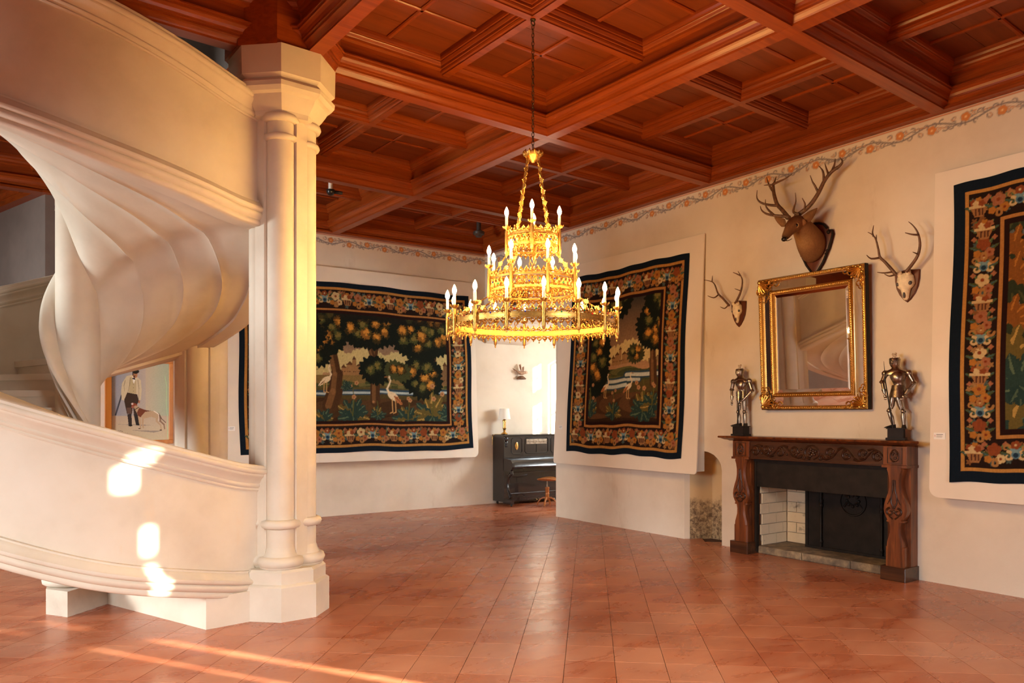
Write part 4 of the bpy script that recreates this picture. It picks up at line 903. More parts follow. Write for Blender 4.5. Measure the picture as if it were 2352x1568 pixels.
# --- vine border painted under the ceiling
def wall_border(wall, x0, x1, n_, name, z0=4.30, z1=4.49):
    O, A = (WR_O, WR_A) if wall == 'R' else (WB_O, WB_A); L_ = x1-x0
    cv = Canvas(x0, x1, z0, z1, int(L_*95), 20); cv.C[...] = 0
    r = np.random.RandomState(4); ORA = (206, 124, 50); BLU = (112, 104, 112); mid = (z0+z1)/2-.010
    cv.C[cv.Z > z1-.014] = list(lin((196, 110, 66)))+[.8]
    def st(pts, wd, col, al=.9):
        cv.stroke(pts, wd, col, 1, al)
    k = 0; x = x0
    while x < x1-.1:
        s_ = 1 if k % 2 else -1
        cv.stroke([(x+.31*i/8, mid+s_*.036*math.sin(PI*i/8)) for i in range(9)], .014, BLU, 1, .9, False); cv.stroke([(x+.31*i/8, mid+s_*.036*math.sin(PI*i/8+1.2)) for i in range(9)], .010, ORA if k % 2 else BLU, 1, .8, False)
        for q_ in range(8): cv.curl(x+.02+.038*q_, mid+s_*.03*(-1)**q_, .030, r.rand()*6, .8, .013, BLU, s_, .85)
        for q_ in range(3): cv.curl(x+.05+.09*q_, mid-s_*.035, .024, r.rand()*6, .7, .010, ORA, -s_, .8)
        xx = x+.155; zz_ = mid-s_*.020
        for q_ in range(5): a = q_*2*PI/5; cv.star(xx+.024*math.cos(a), zz_+.024*math.sin(a), .022, ORA, alpha=.9)
        cv.star(xx, zz_, .010, (236, 196, 140), alpha=.9)
        x += .31; k += 1
    o = cloth_object(cv, name, 'plaster_painted', None, lambda X, Z: (X, X*0-.003, Z), False); o.location = O; o.rotation_euler = (0, 0, A); struct(o)
wall_border('R', -8.27, 1.5, 0, 'trim_1'); wall_border('B', -6.8, -.02, 0, 'trim_2')
# ------------------------------------------------------------------ fireplace
def loc(u, v, off, px0, py0, sc, wall='R'):        # spot in a crop of the photograph -> local (x, y, z) at a chosen stand-off
    x, z = on_wall(px0+u*sc, py0+v*sc, wall, off); return (x, -off, z)
fp = thing('fireplace', 'carved brown wooden fireplace surround with black iron fireback and stone hearth', 'fireplace', WR_O, WR_A)
FC = -1.53
def part(m, n, mat, sm=30, par=None): return m.build(n, mat, par or fp, smooth=sm)
m = MB(); pr = [(-.05,1.312),(-.20,1.312),(-.215,1.322),(-.24,1.326),(-.262,1.336),(-.272,1.342),(-.292,1.346),(-.298,1.356),(-.292,1.368),(-.05,1.372)]
def shelf(x0, x1):
    return MB().rings([[(x0 + (-.298-y)*-1*0 + (.298+y)*1.0*s0, y, z) for y, z in pr] for x0, s0 in ((x0, 1.0), (x1, -1.0))])
part(shelf(FC-1.19, FC+1.19).add([], []), 'mantel_shelf', 'walnut')
part(MB().box(FC-1.19+.25, FC+1.19-.25, -.06, 0, 1.312, 1.37), 'shelf_back', 'walnut')
part(MB().box(FC-.80, FC+.80, -.19, -.02, 1.11, 1.312).box(FC-.81, FC+.81, -.205, -.19, 1.108, 1.122).box(FC-.81, FC+.81, -.205, -.19, 1.295, 1.312), 'frieze_board', 'carved_walnut', 0)
def relief(m, pts, w, y): return m.tube([(x, y, z) for x, z in pts], [w*(1-.55*i/(len(pts)-1)) for i in range(len(pts))], 6, flat=1)
def curlp(x, z, r, a0, turns, d=1, n=14): return [(x + r*(1-.8*i/n)*math.cos(a0+d*turns*2*PI*i/n), z + r*(1-.8*i/n)*math.sin(a0+d*turns*2*PI*i/n)) for i in range(n+1)]
m = MB()
for s_ in (-1, 1):
    for k, cx_ in enumerate((.22, .40, .58, .73)):
        up = 1 if k % 2 else -1; x_ = FC+s_*cx_
        relief(m, curlp(x_, 1.21-up*.015, .055, PI/2*up, 1.15, s_*up), .014, -.193); relief(m, [(x_-s_*.10, 1.21+up*.05), (x_-s_*.05, 1.21+up*.065), (x_+s_*.02, 1.21+up*.04), (x_+s_*.08, 1.21-up*.03), (x_+s_*.13, 1.21-up*.06)], .013, -.193)
        for q_ in range(3): m.ball((x_-s_*.03+.03*q_, -.193, 1.21+up*(.03-.03*q_)), .014, 8, 5)
relief(m, [(FC+.085*math.sin(t_), 1.212+.075*math.cos(t_)) for t_ in np.linspace(-2.9, 2.9, 18)], .012, -.195)
for k in range(9): m.ball((FC+.05*math.cos(k*2.4)*(.3+.08*k), -.195, 1.21+.05*math.sin(k*2.4)*(.3+.08*k)), .017, 8, 5)
for s_ in (-1, 1): relief(m, curlp(FC+s_*.11, 1.15, .04, 0 if s_ > 0 else PI, .9, s_), .012, -.194)
part(m, 'frieze_carving', 'carved_walnut', 60)
HW = [(1.10,.078),(1.085,.085),(1.04,.070),(.98,.060),(.92,.060),(.86,.070),(.80,.092),(.74,.110),(.69,.116),(.65,.110),(.61,.092),(.588,.078),(.585,.088),(.57,.088),(.567,.062),(.52,.054),(.46,.056),(.41,.070),(.37,.082),(.33,.086),(.325,.094),(.13,.094)]
for s_, xc in ((-1, FC-.915), (1, FC+.915)):
    part(MB().box(xc-.115, xc+.115, -.13, 0, .0, 1.312).box(xc-.115+(.20 if s_ < 0 else -.0), xc+.115-(0 if s_ < 0 else .20), -.13, 0, 0, 1.31), 'pilaster', 'walnut', 0)
    m = MB(); pol = [(xc+w, z) for z, w in HW]+[(xc-w, z) for z, w in reversed(HW)]; pin = [(xc+w-.014, z) for z, w in HW]+[(xc-w+.014, z) for z, w in reversed(HW)]
    m.rings([[(x, -.13, z) for x, z in pol], [(x, -.205, z) for x, z in pol], [(x, -.228, z) for x, z in pin]]); part(m, 'console', 'walnut', 25)
    part(MB().bbox(xc-.118, xc+.118, -.215, 0, 1.125, 1.312, .004).box(xc-.125, xc+.125, -.228, 0, 1.10, 1.126), 'console_cap', 'walnut', 0)
    part(MB().bbox(xc-.122, xc+.128, -.262, 0, 0, .135, .006), 'console_foot', 'carved_walnut', 0)
    m = MB().box(xc-.075, xc+.075, -.219, -.212, 1.14, 1.148).box(xc-.075, xc+.075, -.219, -.212, 1.288, 1.296).box(xc-.075, xc-.067, -.219, -.212, 1.14, 1.296).box(xc+.067, xc+.075, -.219, -.212, 1.14, 1.296)
    relief(m, [(xc+.042*math.sin(t_)*(1-.15*math.cos(t_)), 1.218+.058*math.cos(t_)) for t_ in np.linspace(-3.1, 3.1, 16)], .009, -.216)
    for k in range(7): m.ball((xc+.022*math.cos(k*2.3), -.215, 1.22+.028*math.sin(k*2.3)), .013, 6, 4)
    part(m, 'rosette', 'carved_walnut', 60); m = MB()
    for t_ in (-1, 1):
        relief(m, curlp(xc+t_*.038, .665, .042, PI/2, 1.1, -t_), .013, -.228); relief(m, [(xc+t_*.008, .98), (xc+t_*.012, .88), (xc+t_*.035, .80), (xc+t_*.065, .74)], .010, -.228)
        relief(m, [(xc, .70), (xc+t_*.03, .76), (xc+t_*.02, .84)], .010, -.23); relief(m, [(xc+t_*.01, .60), (xc+t_*.04, .62), (xc+t_*.065, .66)], .010, -.228)
    m.ball((xc, -.225, .67), .018, 8, 6); m.ball((xc, -.226, .96), .013, 8, 6, (1, .6, 2)); part(m, 'carved_drop', 'carved_walnut', 60)
part(MB().box(FC-.80, FC+.80, -.10, -.075, .782, 1.108).box(FC-.80, FC+.80, -.125, -.10, 1.075, 1.108), 'iron_hood', 'iron', 0)
for xx in (FC-.80, FC+.775): part(MB().box(xx, xx+.025, -.11, -.06, .02, 1.10), 'iron_strip', 'iron', 0)
hs_ = MB().bbox(FC-.785, FC-.22, -.07, .5, .0, .085, .010); part(hs_, 'hearth_slab', 'hearth_stone', 0); part(MB().bbox(FC-.216, FC+.36, -.068, .5, 0, .083, .012), 'hearth_slab', 'hearth_stone', 0); part(MB().bbox(FC+.364, FC+.785, -.07, .5, 0, .086, .01), 'hearth_slab', 'hearth_stone', 0)
rr = random.Random(5)
for row in range(8):                               # painted fire bricks on the left cheek and the back
    z = .088+row*.122; sh = .13 if row % 2 else 0
    for k in range(-1, 3):
        y0 = max(-.03, k*.27+sh); y1 = min(.47, k*.27+sh+.266)
        if y1-y0 > .03: part(MB().rings([[(FC-.789, y0, z), (FC-.789, y1, z), (FC-.789, y1, z+.118), (FC-.789, y0, z+.118)], [(FC-.772-rr.random()*.003, y0+.003, z+.003), (FC-.772, y1-.003, z+.003), (FC-.772-rr.random()*.003, y1-.003, z+.115), (FC-.772, y0+.003, z+.115)]]), 'brick', 'firebrick', 0)
    for k in range(-1, 7):
        x0 = max(FC-.77, FC-.77+k*.27+sh); x1 = min(FC+.77, FC-.77+k*.27+sh+.266)
        if x1-x0 > .03: part(MB().rings([[(x0, .495, z), (x1, .495, z), (x1, .495, z+.118), (x0, .495, z+.118)], [(x0+.003, .475-rr.random()*.003, z+.003), (x1-.003, .475, z+.003), (x1-.003, .475-rr.random()*.003, z+.115), (x0+.003, .475, z+.115)]]), 'brick', 'firebrick', 0)
m = MB().box(FC-.40, FC+.72, .33, .36, .09, .98).box(FC-.42, FC-.385, .315, .36, .088, 1.0).box(FC+.70, FC+.73, .315, .36, .088, 1.0).box(FC-.42, FC+.73, .312, .36, .088, .115)
part(m, 'fireback', 'iron', 0)
m = MB().torus((FC+.16, .33, .66), .15, .012, 26, 6, 'y'); relief(m, [(FC+.06, .60), (FC+.10, .66), (FC+.16, .62), (FC+.22, .66), (FC+.27, .60)], .014, .325); relief(m, [(FC+.08, .72), (FC+.16, .76), (FC+.24, .72)], .014, .325)
for k in range(8): m.ball((FC+.16+.07*math.cos(k*.785), .328, .67+.06*math.sin(k*.785)), .02, 6, 4)
part(m, 'wreath_relief', 'iron', 60)
for x_ in (FC-.21, FC+.50):
    m = MB().lathe([(.012,.12),(.016,.14),(.012,.16),(.02,.17),(.02,.18),(.011,.2),(.014,.42),(.011,.56),(.022,.58),(.022,.60),(.014,.61),(.022,.63),(.022,.65),(.012,.67),(.018,.72),(.012,.80),(.015,.92)], 10, x_, .30); part(m, 'iron_baluster', 'iron', 50)
# stained lining of the arched recess
rc = MB(); fr2 = archpoly(xa+.012, xb-.012, .93, 1.15); bk2 = archpoly(xa+.165, xb+.04, .90, 1.11)
rc.rings([[(p[0], .03, p[1]+.0) for p in fr2], [(p[0], .35, p[1]) for p in bk2]], caps=False); n_ = len(bk2); rc.add([(p[0], .35, p[1]) for p in bk2], [tuple(range(n_))])
struct(rc.build('wall_recess', 'stained_plaster', smooth=0, loc=WR_O, rot=WR_A))
recentre(fp)
# ------------------------------------------------------------------ gilt mirror
mz = (1.675+3.17)/2; mx = (-2.226-.962)/2
root = thing('wall_mirror', 'large mirror in a gilt frame with scrolled corners hung above the mantelpiece', 'mirror', wall_pt(mx, -.105, mz), (R(2.7), 0, WR_A+R(1.2)))
w2, h2 = .634, .742
def frame4(x, z, prof, name, mat, par=root, sm=40):
    m = MB(); cs = [(-x, -z), (x, -z), (x, z), (-x, z)]; sg = [(1, 1), (-1, 1), (-1, -1), (1, -1)]
    rs = [[(cx_+sx_*a, y, cz+sz_*a) for a, y in prof] for (cx_, cz), (sx_, sz_) in zip(cs, sg)]; rs.append(rs[0]); return m.rings(rs, caps=False).build(name, mat, par, smooth=sm)
frame4(w2, h2, [(0,.03),(0,-.035),(.006,-.042),(.02,-.044),(.03,-.040),(.036,-.030),(.036,.02)], 'outer_frame', 'gilt')
frame4(w2+.006, h2+.006, [(0,.035),(0,-.02),(.012,-.03),(.02,.0),(.02,.035)], 'frame_edge', 'black_wood')
frame4(w2-.138, h2-.138, [(0,.02),(0,-.030),(.010,-.042),(.022,-.046),(.034,-.042),(.044,-.028),(.05,-.012),(.05,.02)], 'inner_frame', 'gilt')
m = MB()
def beads(m, x, z, y, r, st):
    for s_ in (-1, 1):
        n_ = int(2*x/st); [m.ball((-x+2*x*(k+.5)/n_, y, s_*z), r, 5, 3) for k in range(n_)]
        n_ = int(2*z/st); [m.ball((s_*x, y, -z+2*z*(k+.5)/n_), r, 5, 3) for k in range(n_)]
beads(m, w2-.02, h2-.02, -.044, .011, .024); beads(m, w2-.160, h2-.160, -.045, .011, .024)
bo_ = m.build('beading', 'gilt', root, smooth=60); bo_['kind'] = 'stuff'
strip = MB(); a, b_ = w2-.034, w2-.14; c, d_ = h2-.034, h2-.14
for s_ in (-1, 1):
    for q0, q1 in ((a, b_),): strip.add([(s_*q0, -.004, -c), (s_*q1, -.012, -d_), (s_*q1, -.012, d_), (s_*q0, -.004, c)], [(0, 1, 2, 3)]); strip.add([(-a, -.004, s_*c), (-b_, -.012, s_*d_), (b_, -.012, s_*d_), (a, -.004, s_*c)], [(0, 1, 2, 3)])
strip.build('margin_glass', 'mirror', root, smooth=0)
e, g_ = w2-.188, h2-.188; bv = .035
m = MB(); m.add([(-e, -.002, -g_), (e, -.002, -g_), (e, -.002, g_), (-e, -.002, g_), (-e+bv, -.006, -g_+bv), (e-bv, -.006, -g_+bv), (e-bv, -.006, g_-bv), (-e+bv, -.006, g_-bv)], [(4,5,6,7),(0,1,5,4),(1,2,6,5),(2,3,7,6),(3,0,4,7)])
m.build('mirror_glass', 'mirror', root, smooth=0)
MB().box(-w2+.02, w2-.02, .01, .03, -h2+.02, h2-.02).build('backing', 'black_wood', root, smooth=0)
orn = MB()
for (r_, a0, tn, x, z, d, wd) in ((.055, 0, 1.1, .06, .06, 1, .013), (.045, PI, 1, .13, .03, -1, .011), (.045, PI/2, 1, .03, .13, 1, .011), (.035, 0, 1, .19, .05, 1, .009), (.035, PI/2, 1, .05, .19, -1, .009), (.03, PI, .9, .10, .10, -1, .010), (.025, 0, .9, .235, .03, -1, .007), (.025, 0, .9, .03, .235, 1, .007)):
    orn.tube([(p[0], -.05, p[1]) for p in curlp(x, z, r_, a0, tn, d, 10)], [wd*(1-.5*i/10) for i in range(11)], 6)
for x, z, r_ in ((.03, .03, .026), (.08, .02, .018), (.02, .08, .018), (.10, .065, .016), (.065, .10, .016), (.16, .03, .014), (.03, .16, .014), (.13, .12, .012), (.21, .02, .012), (.02, .21, .012), (.26, .02, .008), (.02, .26, .008)): orn.ball((x, -.052, z), r_, 7, 5, (1, .7, 1))
for t_ in range(7): a_ = t_*PI/12; orn.tube([(.03, -.05, .03), (.03+.09*math.cos(a_), -.062, .03+.09*math.sin(a_)), (.03+.14*math.cos(a_), -.048, .03+.14*math.sin(a_))], [.008, .010, .003], 5)
o0 = orn.build('corner_scroll', 'gilt', root, smooth=60, loc=(-w2, 0, -h2))
for sx_, sz_ in ((1, -1), (-1, 1), (1, 1)):
    o = o0.copy(); COL.objects.link(o); o.location = (sx_*w2, 0, sz_*h2); o.scale = (-1 if sx_ > 0 else 1, 1, -1 if sz_ > 0 else 1)
# ------------------------------------------------------------------ stag's head and antler trophies
def branch(m, pts, r0, r1, n=8):
    P = []                                         # Catmull-Rom through measured points
    q_ = [pts[0]]+list(pts)+[pts[-1]]
    for i in range(1, len(q_)-2):
        for k in range(3):
            t_ = k/3; a, b_, c, d = [np.array(v) for v in q_[i-1:i+3]]
            P.append(tuple(.5*((2*b_)+(-a+c)*t_+(2*a-5*b_+4*c-d)*t_*t_+(-a+3*b_-3*c+d)*t_**3)))
    P.append(tuple(pts[-1])); N = len(P)-1
    return m.tube(P, [max(.0025, r0+(r1-r0)*(i/N)**1.3) for i in range(N+1)], n)
sg = thing('stag_head', 'mounted red deer stag head with broad many-tined antlers on a scrolled shield', 'trophy', WR_O, WR_A)
Z4 = (1730, 340, 230/1202)
def A4(pts, o0_, o1_): return [loc(u, v, o0_+(o1_-o0_)*i/(len(pts)-1), *Z4) for i, (u, v) in enumerate(pts)]
def antler(root, beams, nm='antler'):
    m = MB()
    for pts, r0, r1 in beams: branch(m, pts, r0, r1)
    return m.build(nm, 'antler', root, smooth=60)
L_ = [(A4([(425,835),(350,745),(290,680),(262,600),(245,520),(238,435)], .36, .30), .024, .016), (A4([(240,520),(205,470),(178,410),(160,345)], .30, .30), .015, .003), (A4([(238,440),(258,400),(276,338)], .30, .27), .014, .003), (A4([(240,432),(300,405),(380,370),(466,312)], .30, .36), .016, .003), (A4([(245,440),(190,440),(128,447)], .30, .33), .012, .003),
      (A4([(415,820),(290,812),(170,792),(105,750),(84,695)], .38, .58), .018, .003), (A4([(245,800),(185,745),(150,690),(147,615)], .46, .50), .013, .003), (A4([(295,690),(190,682),(95,655),(45,600),(48,505)], .34, .50), .016, .003)]
R_ = [(A4([(520,820),(560,785),(640,725),(710,650),(770,560),(815,475),(860,385),(935,290),(1020,225)], .32, .20), .025, .017), (A4([(1000,245),(1050,200),(1070,155),(1040,112)], .20, .22), .017, .003), (A4([(848,400),(842,300),(820,250),(783,212)], .22, .26), .014, .003), (A4([(905,320),(880,250),(860,183)], .21, .21), .013, .003), (A4([(950,265),(975,200),(985,125)], .20, .20), .014, .003), (A4([(780,530),(740,450),(710,400),(683,325)], .25, .32), .013, .003),
      (A4([(550,795),(485,770),(490,710),(512,640),(505,535)], .34, .48), .016, .003), (A4([(612,742),(622,680),(610,640),(586,598)], .31, .38), .011, .003)]
antler(sg, L_); antler(sg, R_)
def D4(u, v, off): return np.array(loc(u, v, off, *Z4))
ring_spec = [  # centre (u, v, off), half width across, half height, tilt axis given by neighbours
    ((725,1205), .0, .165, .195), ((712,1185), .06, .160, .190), ((680,1120), .14, .146, .172), ((640,1045), .22, .126, .146), ((595,975), .30, .108, .122), ((550,920), .375, .096, .106), ((508,905), .43, .087, .092), ((472,935), .49, .074, .080), ((440,980), .545, .058, .064), ((410,1028), .595, .047, .050), ((388,1062), .64, .041, .041), ((378,1080), .66, .028, .028)]
cen = [D4(u, v, o_) for (u, v), o_, a, b_ in ring_spec]; rs = []
for i, ((_, _2, a, b_), c) in enumerate(zip([(r[0], r[1], r[2], r[3]) for r in ring_spec], cen)):
    d = Vector(cen[min(i+1, len(cen)-1)]-cen[max(i-1, 0)]).normalized()
    if i == 0: d = Vector((0, -1, 0))
    if i == 1: d = Vector((0, -1, .2)).normalized()
    s_ = d.cross(Vector((0, 0, 1))).normalized() if abs(d.z) < .95 else Vector((1, 0, 0)); u_ = s_.cross(d)
    rs.append([tuple(Vector(c) + s_*a*math.cos(2*PI*k/24) + u_*b_*(math.sin(2*PI*k/24)*(1 if math.sin(2*PI*k/24) > 0 else .92))) for k in range(24)])
hd = MB().rings(rs).build('head_and_neck', 'fur', sg, smooth=80)
def paint(o, fn):
    me = o.data; at = me.color_attributes.new('paint', 'FLOAT_COLOR', 'POINT')
    for v in me.vertices: c = lin(fn(v.co)); at.data[v.index].color = (c[0], c[1], c[2], 1)
md = hd.modifiers.new('s', 'SUBSURF'); md.levels = 1; md.render_levels = 2
nose = Vector(D4(375, 1085, .66)); crown = Vector(D4(450, 830, .42)); thr = Vector(D4(560, 1130, .40)); eyer = Vector(D4(523, 925, .48))
from mathutils.bvhtree import BVHTree
_v = [Vector(p) for r in rs for p in r]; _n = 24; bvh = BVHTree.FromPolygons(_v, [(i*_n+k, i*_n+(k+1) % _n, (i+1)*_n+(k+1) % _n, (i+1)*_n+k) for i in range(len(rs)-1) for k in range(_n)])
def on_head(u, v, sink=0.0):                       # the spot of the modelled head seen at a measured place
    M = (Matrix.Translation(WR_O) @ Matrix.Rotation(WR_A, 4, 'Z')).inverted(); o_ = M @ Vector((0, 0, EYE)); q_ = Vector(loc(u, v, .3, *Z4)); d = (q_-o_).normalized()
    h_ = bvh.ray_cast(o_, d); return np.array((h_[0] if h_[0] is not None else q_) + d*sink)
eyer = Vector(on_head(523, 926)); thr = Vector(on_head(570, 1100)); crown = Vector(on_head(450, 850))
def furcol(p):
    c = np.array((132., 92, 60))
    def mixin(c, t_, d): return c*(1-t_)+np.array(d, float)*t_
    c = mixin(c, max(0, min(1, (p.z-3.40)/.1))*.2, (170, 120, 74))
    c = mixin(c, max(0, 1-(p-crown).length/.17), (92, 46, 22)); c = mixin(c, max(0, 1-(p-thr).length/.2)*.8, (186, 146, 98)); c = mixin(c, max(0, 1-(p-eyer).length/.10)*.5, (196, 156, 110))
    c = mixin(c, max(0, min(1, 1-((p-nose).length-.02)/.035)), (40, 26, 20) if p.z > nose.z-.01 else (214, 180, 140)); return c
paint(hd, furcol)
def ear(base, tip, w, nrm):
    b_, t_ = Vector(base), Vector(tip); ax_ = (t_-b_); L2 = ax_.length; ax_.normalize(); s_ = ax_.cross(Vector(nrm)).normalized(); n_ = s_.cross(ax_); rs = []
    for i in range(9):
        u = i/8; wd = w*min(1, .38+u*2.6)*(1-u**2.4)+.002; c = b_+ax_*L2*u
        rs.append([tuple(c + s_*wd*math.cos(q_) + n_*wd*.42*(1-math.cos(q_)**2*1.7)*(1 if math.sin(q_) >= 0 else .55)) for q_ in [2*PI*k/12 for k in range(12)]])
    o = MB().rings(rs).build('ear', 'fur', sg, smooth=80); paint(o, lambda p: (138, 98, 64)); return o
ear(on_head(600, 880, .03), D4(770, 716, .30), .052, (.3, -.8, -.2)); ear(D4(385, 925, .43), D4(252, 830, .44), .046, (-.2, -.9, -.1))
MB().ball(tuple(on_head(597, 892, .02)), .036, 10, 8, (1, .7, 1)).build('ear_root', 'fur', sg, smooth=80); paint(bpy.data.objects['ear_root'], lambda p: (160, 112, 72))
e_ = on_head(523, 926, .010); MB().ball(tuple(e_), .019, 12, 8).build('eye', 'eye_black', sg, smooth=80)
m = MB().torus(tuple(e_+np.array((-.002, .002, 0))), .023, .008, 14, 6, 'y'); o = m.build('eyelid', 'fur', sg, smooth=80); paint(o, lambda p: (156, 116, 78))
MB().ball(tuple(D4(372, 1092, .665)), .032, 12, 8, (1, .8, .8)).build('nose', 'eye_black', sg, smooth=80)
branch(MB(), [tuple(on_head(392,1112)), tuple(on_head(430,1106)), tuple(on_head(466,1086))], .005, .003).build('mouth', 'eye_black', sg, smooth=80)
for b_ in ((402, 1075, 0), ):
    MB().ball(tuple(on_head(398, 1074, .004)), .009, 8, 6).build('nostril', 'eye_black', sg, smooth=80)
for b_ in ((418, 832, .37), (522, 818, .33)): MB().ball(tuple(D4(*b_)), .032, 10, 7, (1, 1, .8)).build('burr', 'antler', sg, smooth=80)
def shield(root, pts, y0, y1, mat, name='shield', inset=.012):
    c = np.mean(np.array(pts), 0); pin = [tuple(np.array(p)+(c-np.array(p))*inset/max(.01, np.linalg.norm(c-np.array(p)))*1.4) for p in pts]
    m = MB().rings([[(p[0], y0, p[1]) for p in pts], [(p[0], y1+.008, p[1]) for p in pts], [(p[0], y1, p[1]) for p in pin]]); return m.build(name, mat, root, smooth=30)
sx0 = -1.60; sh_ = [(-.015,-.275),(.03,-.265),(.10,-.17),(.17,-.03),(.20,.06),(.215,.12),(.20,.17),(.155,.175),(.15,.20),(.11,.245),(.05,.27),(-.05,.27),(-.11,.245),(-.15,.20),(-.155,.175),(-.20,.17),(-.215,.12),(-.20,.06),(-.17,-.03),(-.10,-.17),(-.045,-.265)]
shield(sg, [(sx0+x, 3.445+z) for x, z in sh_][::1], 0, -.035, 'plaque_wood')
m = MB()
for s_ in (-1, 1):
    m.tube([(sx0+s_*x, -.035, 3.445+z) for x, z in ((.03,-.268),(.10,-.172),(.17,-.032),(.20,.06),(.215,.115),(.205,.16),(.175,.165),(.165,.14))], .013, 7); m.tube([(sx0+s_*x, -.035, 3.445+z) for x, z in ((.15,.19),(.11,.24),(.05,.268),(0,.272))], .013, 7)
    m.ball((sx0+s_*.17, -.04, 3.445+.145), .022, 8, 6); m.ball((sx0+s_*.155, -.04, 3.445-.055), .018, 8, 6); m.ball((sx0+s_*.14, -.04, 3.445-.085), .016, 8, 6)
m.build('scroll_edge', 'black_wood', sg, smooth=70)
recentre(sg)
Z5 = (1600, 340, 560/1996)
def trophy(label, cx_, top, bot, hwid, skull_c, sk, beams):
    t_ = thing('antler_trophy', label, 'trophy', WR_O, WR_A); H = top-bot
    out = [(0,-1),(.28,-.84),(.62,-.50),(.86,-.10),(.97,.35),(1,.86),(.97,.90),(.5,.94),(0,1),(-.5,.94),(-.97,.90),(-1,.86),(-.97,.35),(-.86,-.10),(-.62,-.50),(-.28,-.84)]
    shield(t_, [(cx_+x*hwid, (top+bot)/2+z*H/2) for x, z in out], 0, -.022, 'plaque_wood', inset=.006)
    c = skull_c; m = MB()
    prof = [(.50,.30,.30),(.46,.62,.55),(.36,.95,.78),(.20,1.0,.85),(.06,1.05,.80),(-.05,.92,.70),(-.14,.60,.62),(-.28,.46,.55),(-.42,.40,.42),(-.50,.34,.30),(-.56,.18,.15)]
    rs = [[(c[0]+sk[0]*w*math.cos(2*PI*k/16), -.03-sk[2]*d*max(-.2, -math.sin(2*PI*k/16)), c[1]+sk[1]*z+.004*math.sin(k*2.1)) for k in range(16)] for z, w, d in prof]
    m.rings(rs).build('skull', 'bone', t_, smooth=70)
    for s_ in (-1, 1):
        MB().ball((c[0]+s_*sk[0]*.72, -.03-sk[2]*.50, c[1]+sk[1]*.07), sk[0]*.24, 8, 6, (1, .8, 1)).build('eye_socket', 'dark_print_and_hollow', t_, smooth=70)  # dark ball puts the shade of the hollow socket into colour
        MB().tube([(c[0]+s_*sk[0]*.5, -.03-sk[2]*.4, c[1]+sk[1]*.42), (c[0]+s_*sk[0]*.55, -.04-sk[2]*.5, c[1]+sk[1]*.54)], sk[0]*.30, 10).build('burr', 'bone', t_, smooth=70)
    MB().ball((c[0], -.03-sk[2]*.50, c[1]-sk[1]*.38), sk[0]*.16, 8, 6, (1, .6, 2.4)).build('nasal_opening', 'dark_print_and_hollow', t_, smooth=70)  # dark ball in place of the shaded nasal hollow
    for bs in beams:
        m = MB()
        for pts, o0_, o1_, r0, r1 in bs: branch(m, [loc(u, v, o0_+(o1_-o0_)*i/(len(pts)-1), *Z5) for i, (u, v) in enumerate(pts)], r0, r1)
        m.build('antler', 'antler', t_, smooth=60)
    recentre(t_)
x0, z0 = on_wall(1694.5, 751, 'R', .02); _, z1 = on_wall(1694.5, 690, 'R', .02); sc_, sz_ = on_wall(1688, 717, 'R', .08)
trophy('smaller antler trophy with pale skull, left of the gilt mirror', x0+.01, z1, z0, .108, (sc_, sz_+.0), (.064, .22, .07),
  [[([(268,1290),(215,1230),(175,1188),(150,1120),(122,1092),(60,1078)], .12, .18, .014, .003), ([(126,1096),(130,1043)], .17, .17, .008, .002), ([(178,1200),(140,1225),(90,1208)], .14, .24, .010, .003), ([(262,1280),(230,1312),(193,1298)], .12, .2, .009, .003)],
   [([(322,1262),(352,1200),(370,1140),(374,1080),(358,1040),(338,1007)], .12, .18, .014, .003), ([(362,1046),(330,1030),(298,1017)], .17, .2, .009, .003), ([(360,1168),(312,1150)], .14, .22, .007, .002)]])
x0, z0 = on_wall(2083, 694, 'R', .02); _, z1 = on_wall(2083, 618, 'R', .02); sc_, sz_ = on_wall(2075, 655, 'R', .08)
trophy('larger antler trophy with broken skull, right of the gilt mirror', x0-.0, z1, z0, .125, (sc_, sz_), (.084, .25, .08),
  [[([(1632,1035),(1590,985),(1540,930),(1500,890),(1488,830),(1468,750),(1440,710),(1402,688)], .12, .20, .017, .003), ([(1448,722),(1440,690),(1450,632)], .18, .18, .010, .003), ([(1470,755),(1472,708)], .17, .16, .008, .002), ([(1510,895),(1430,905),(1392,875)], .14, .26, .012, .003), ([(1618,1010),(1540,1022),(1478,1016)], .12, .24, .010, .003), ([(1625,1036),(1578,1048),(1538,1030)], .12, .20, .009, .003)],
   [([(1715,1012),(1765,950),(1810,880),(1828,800),(1822,730),(1802,675),(1768,630),(1734,602)], .12, .20, .017, .003), ([(1812,710),(1760,706),(1706,692)], .18, .24, .011, .003), ([(1812,868),(1768,850)], .15, .22, .008, .002)]])
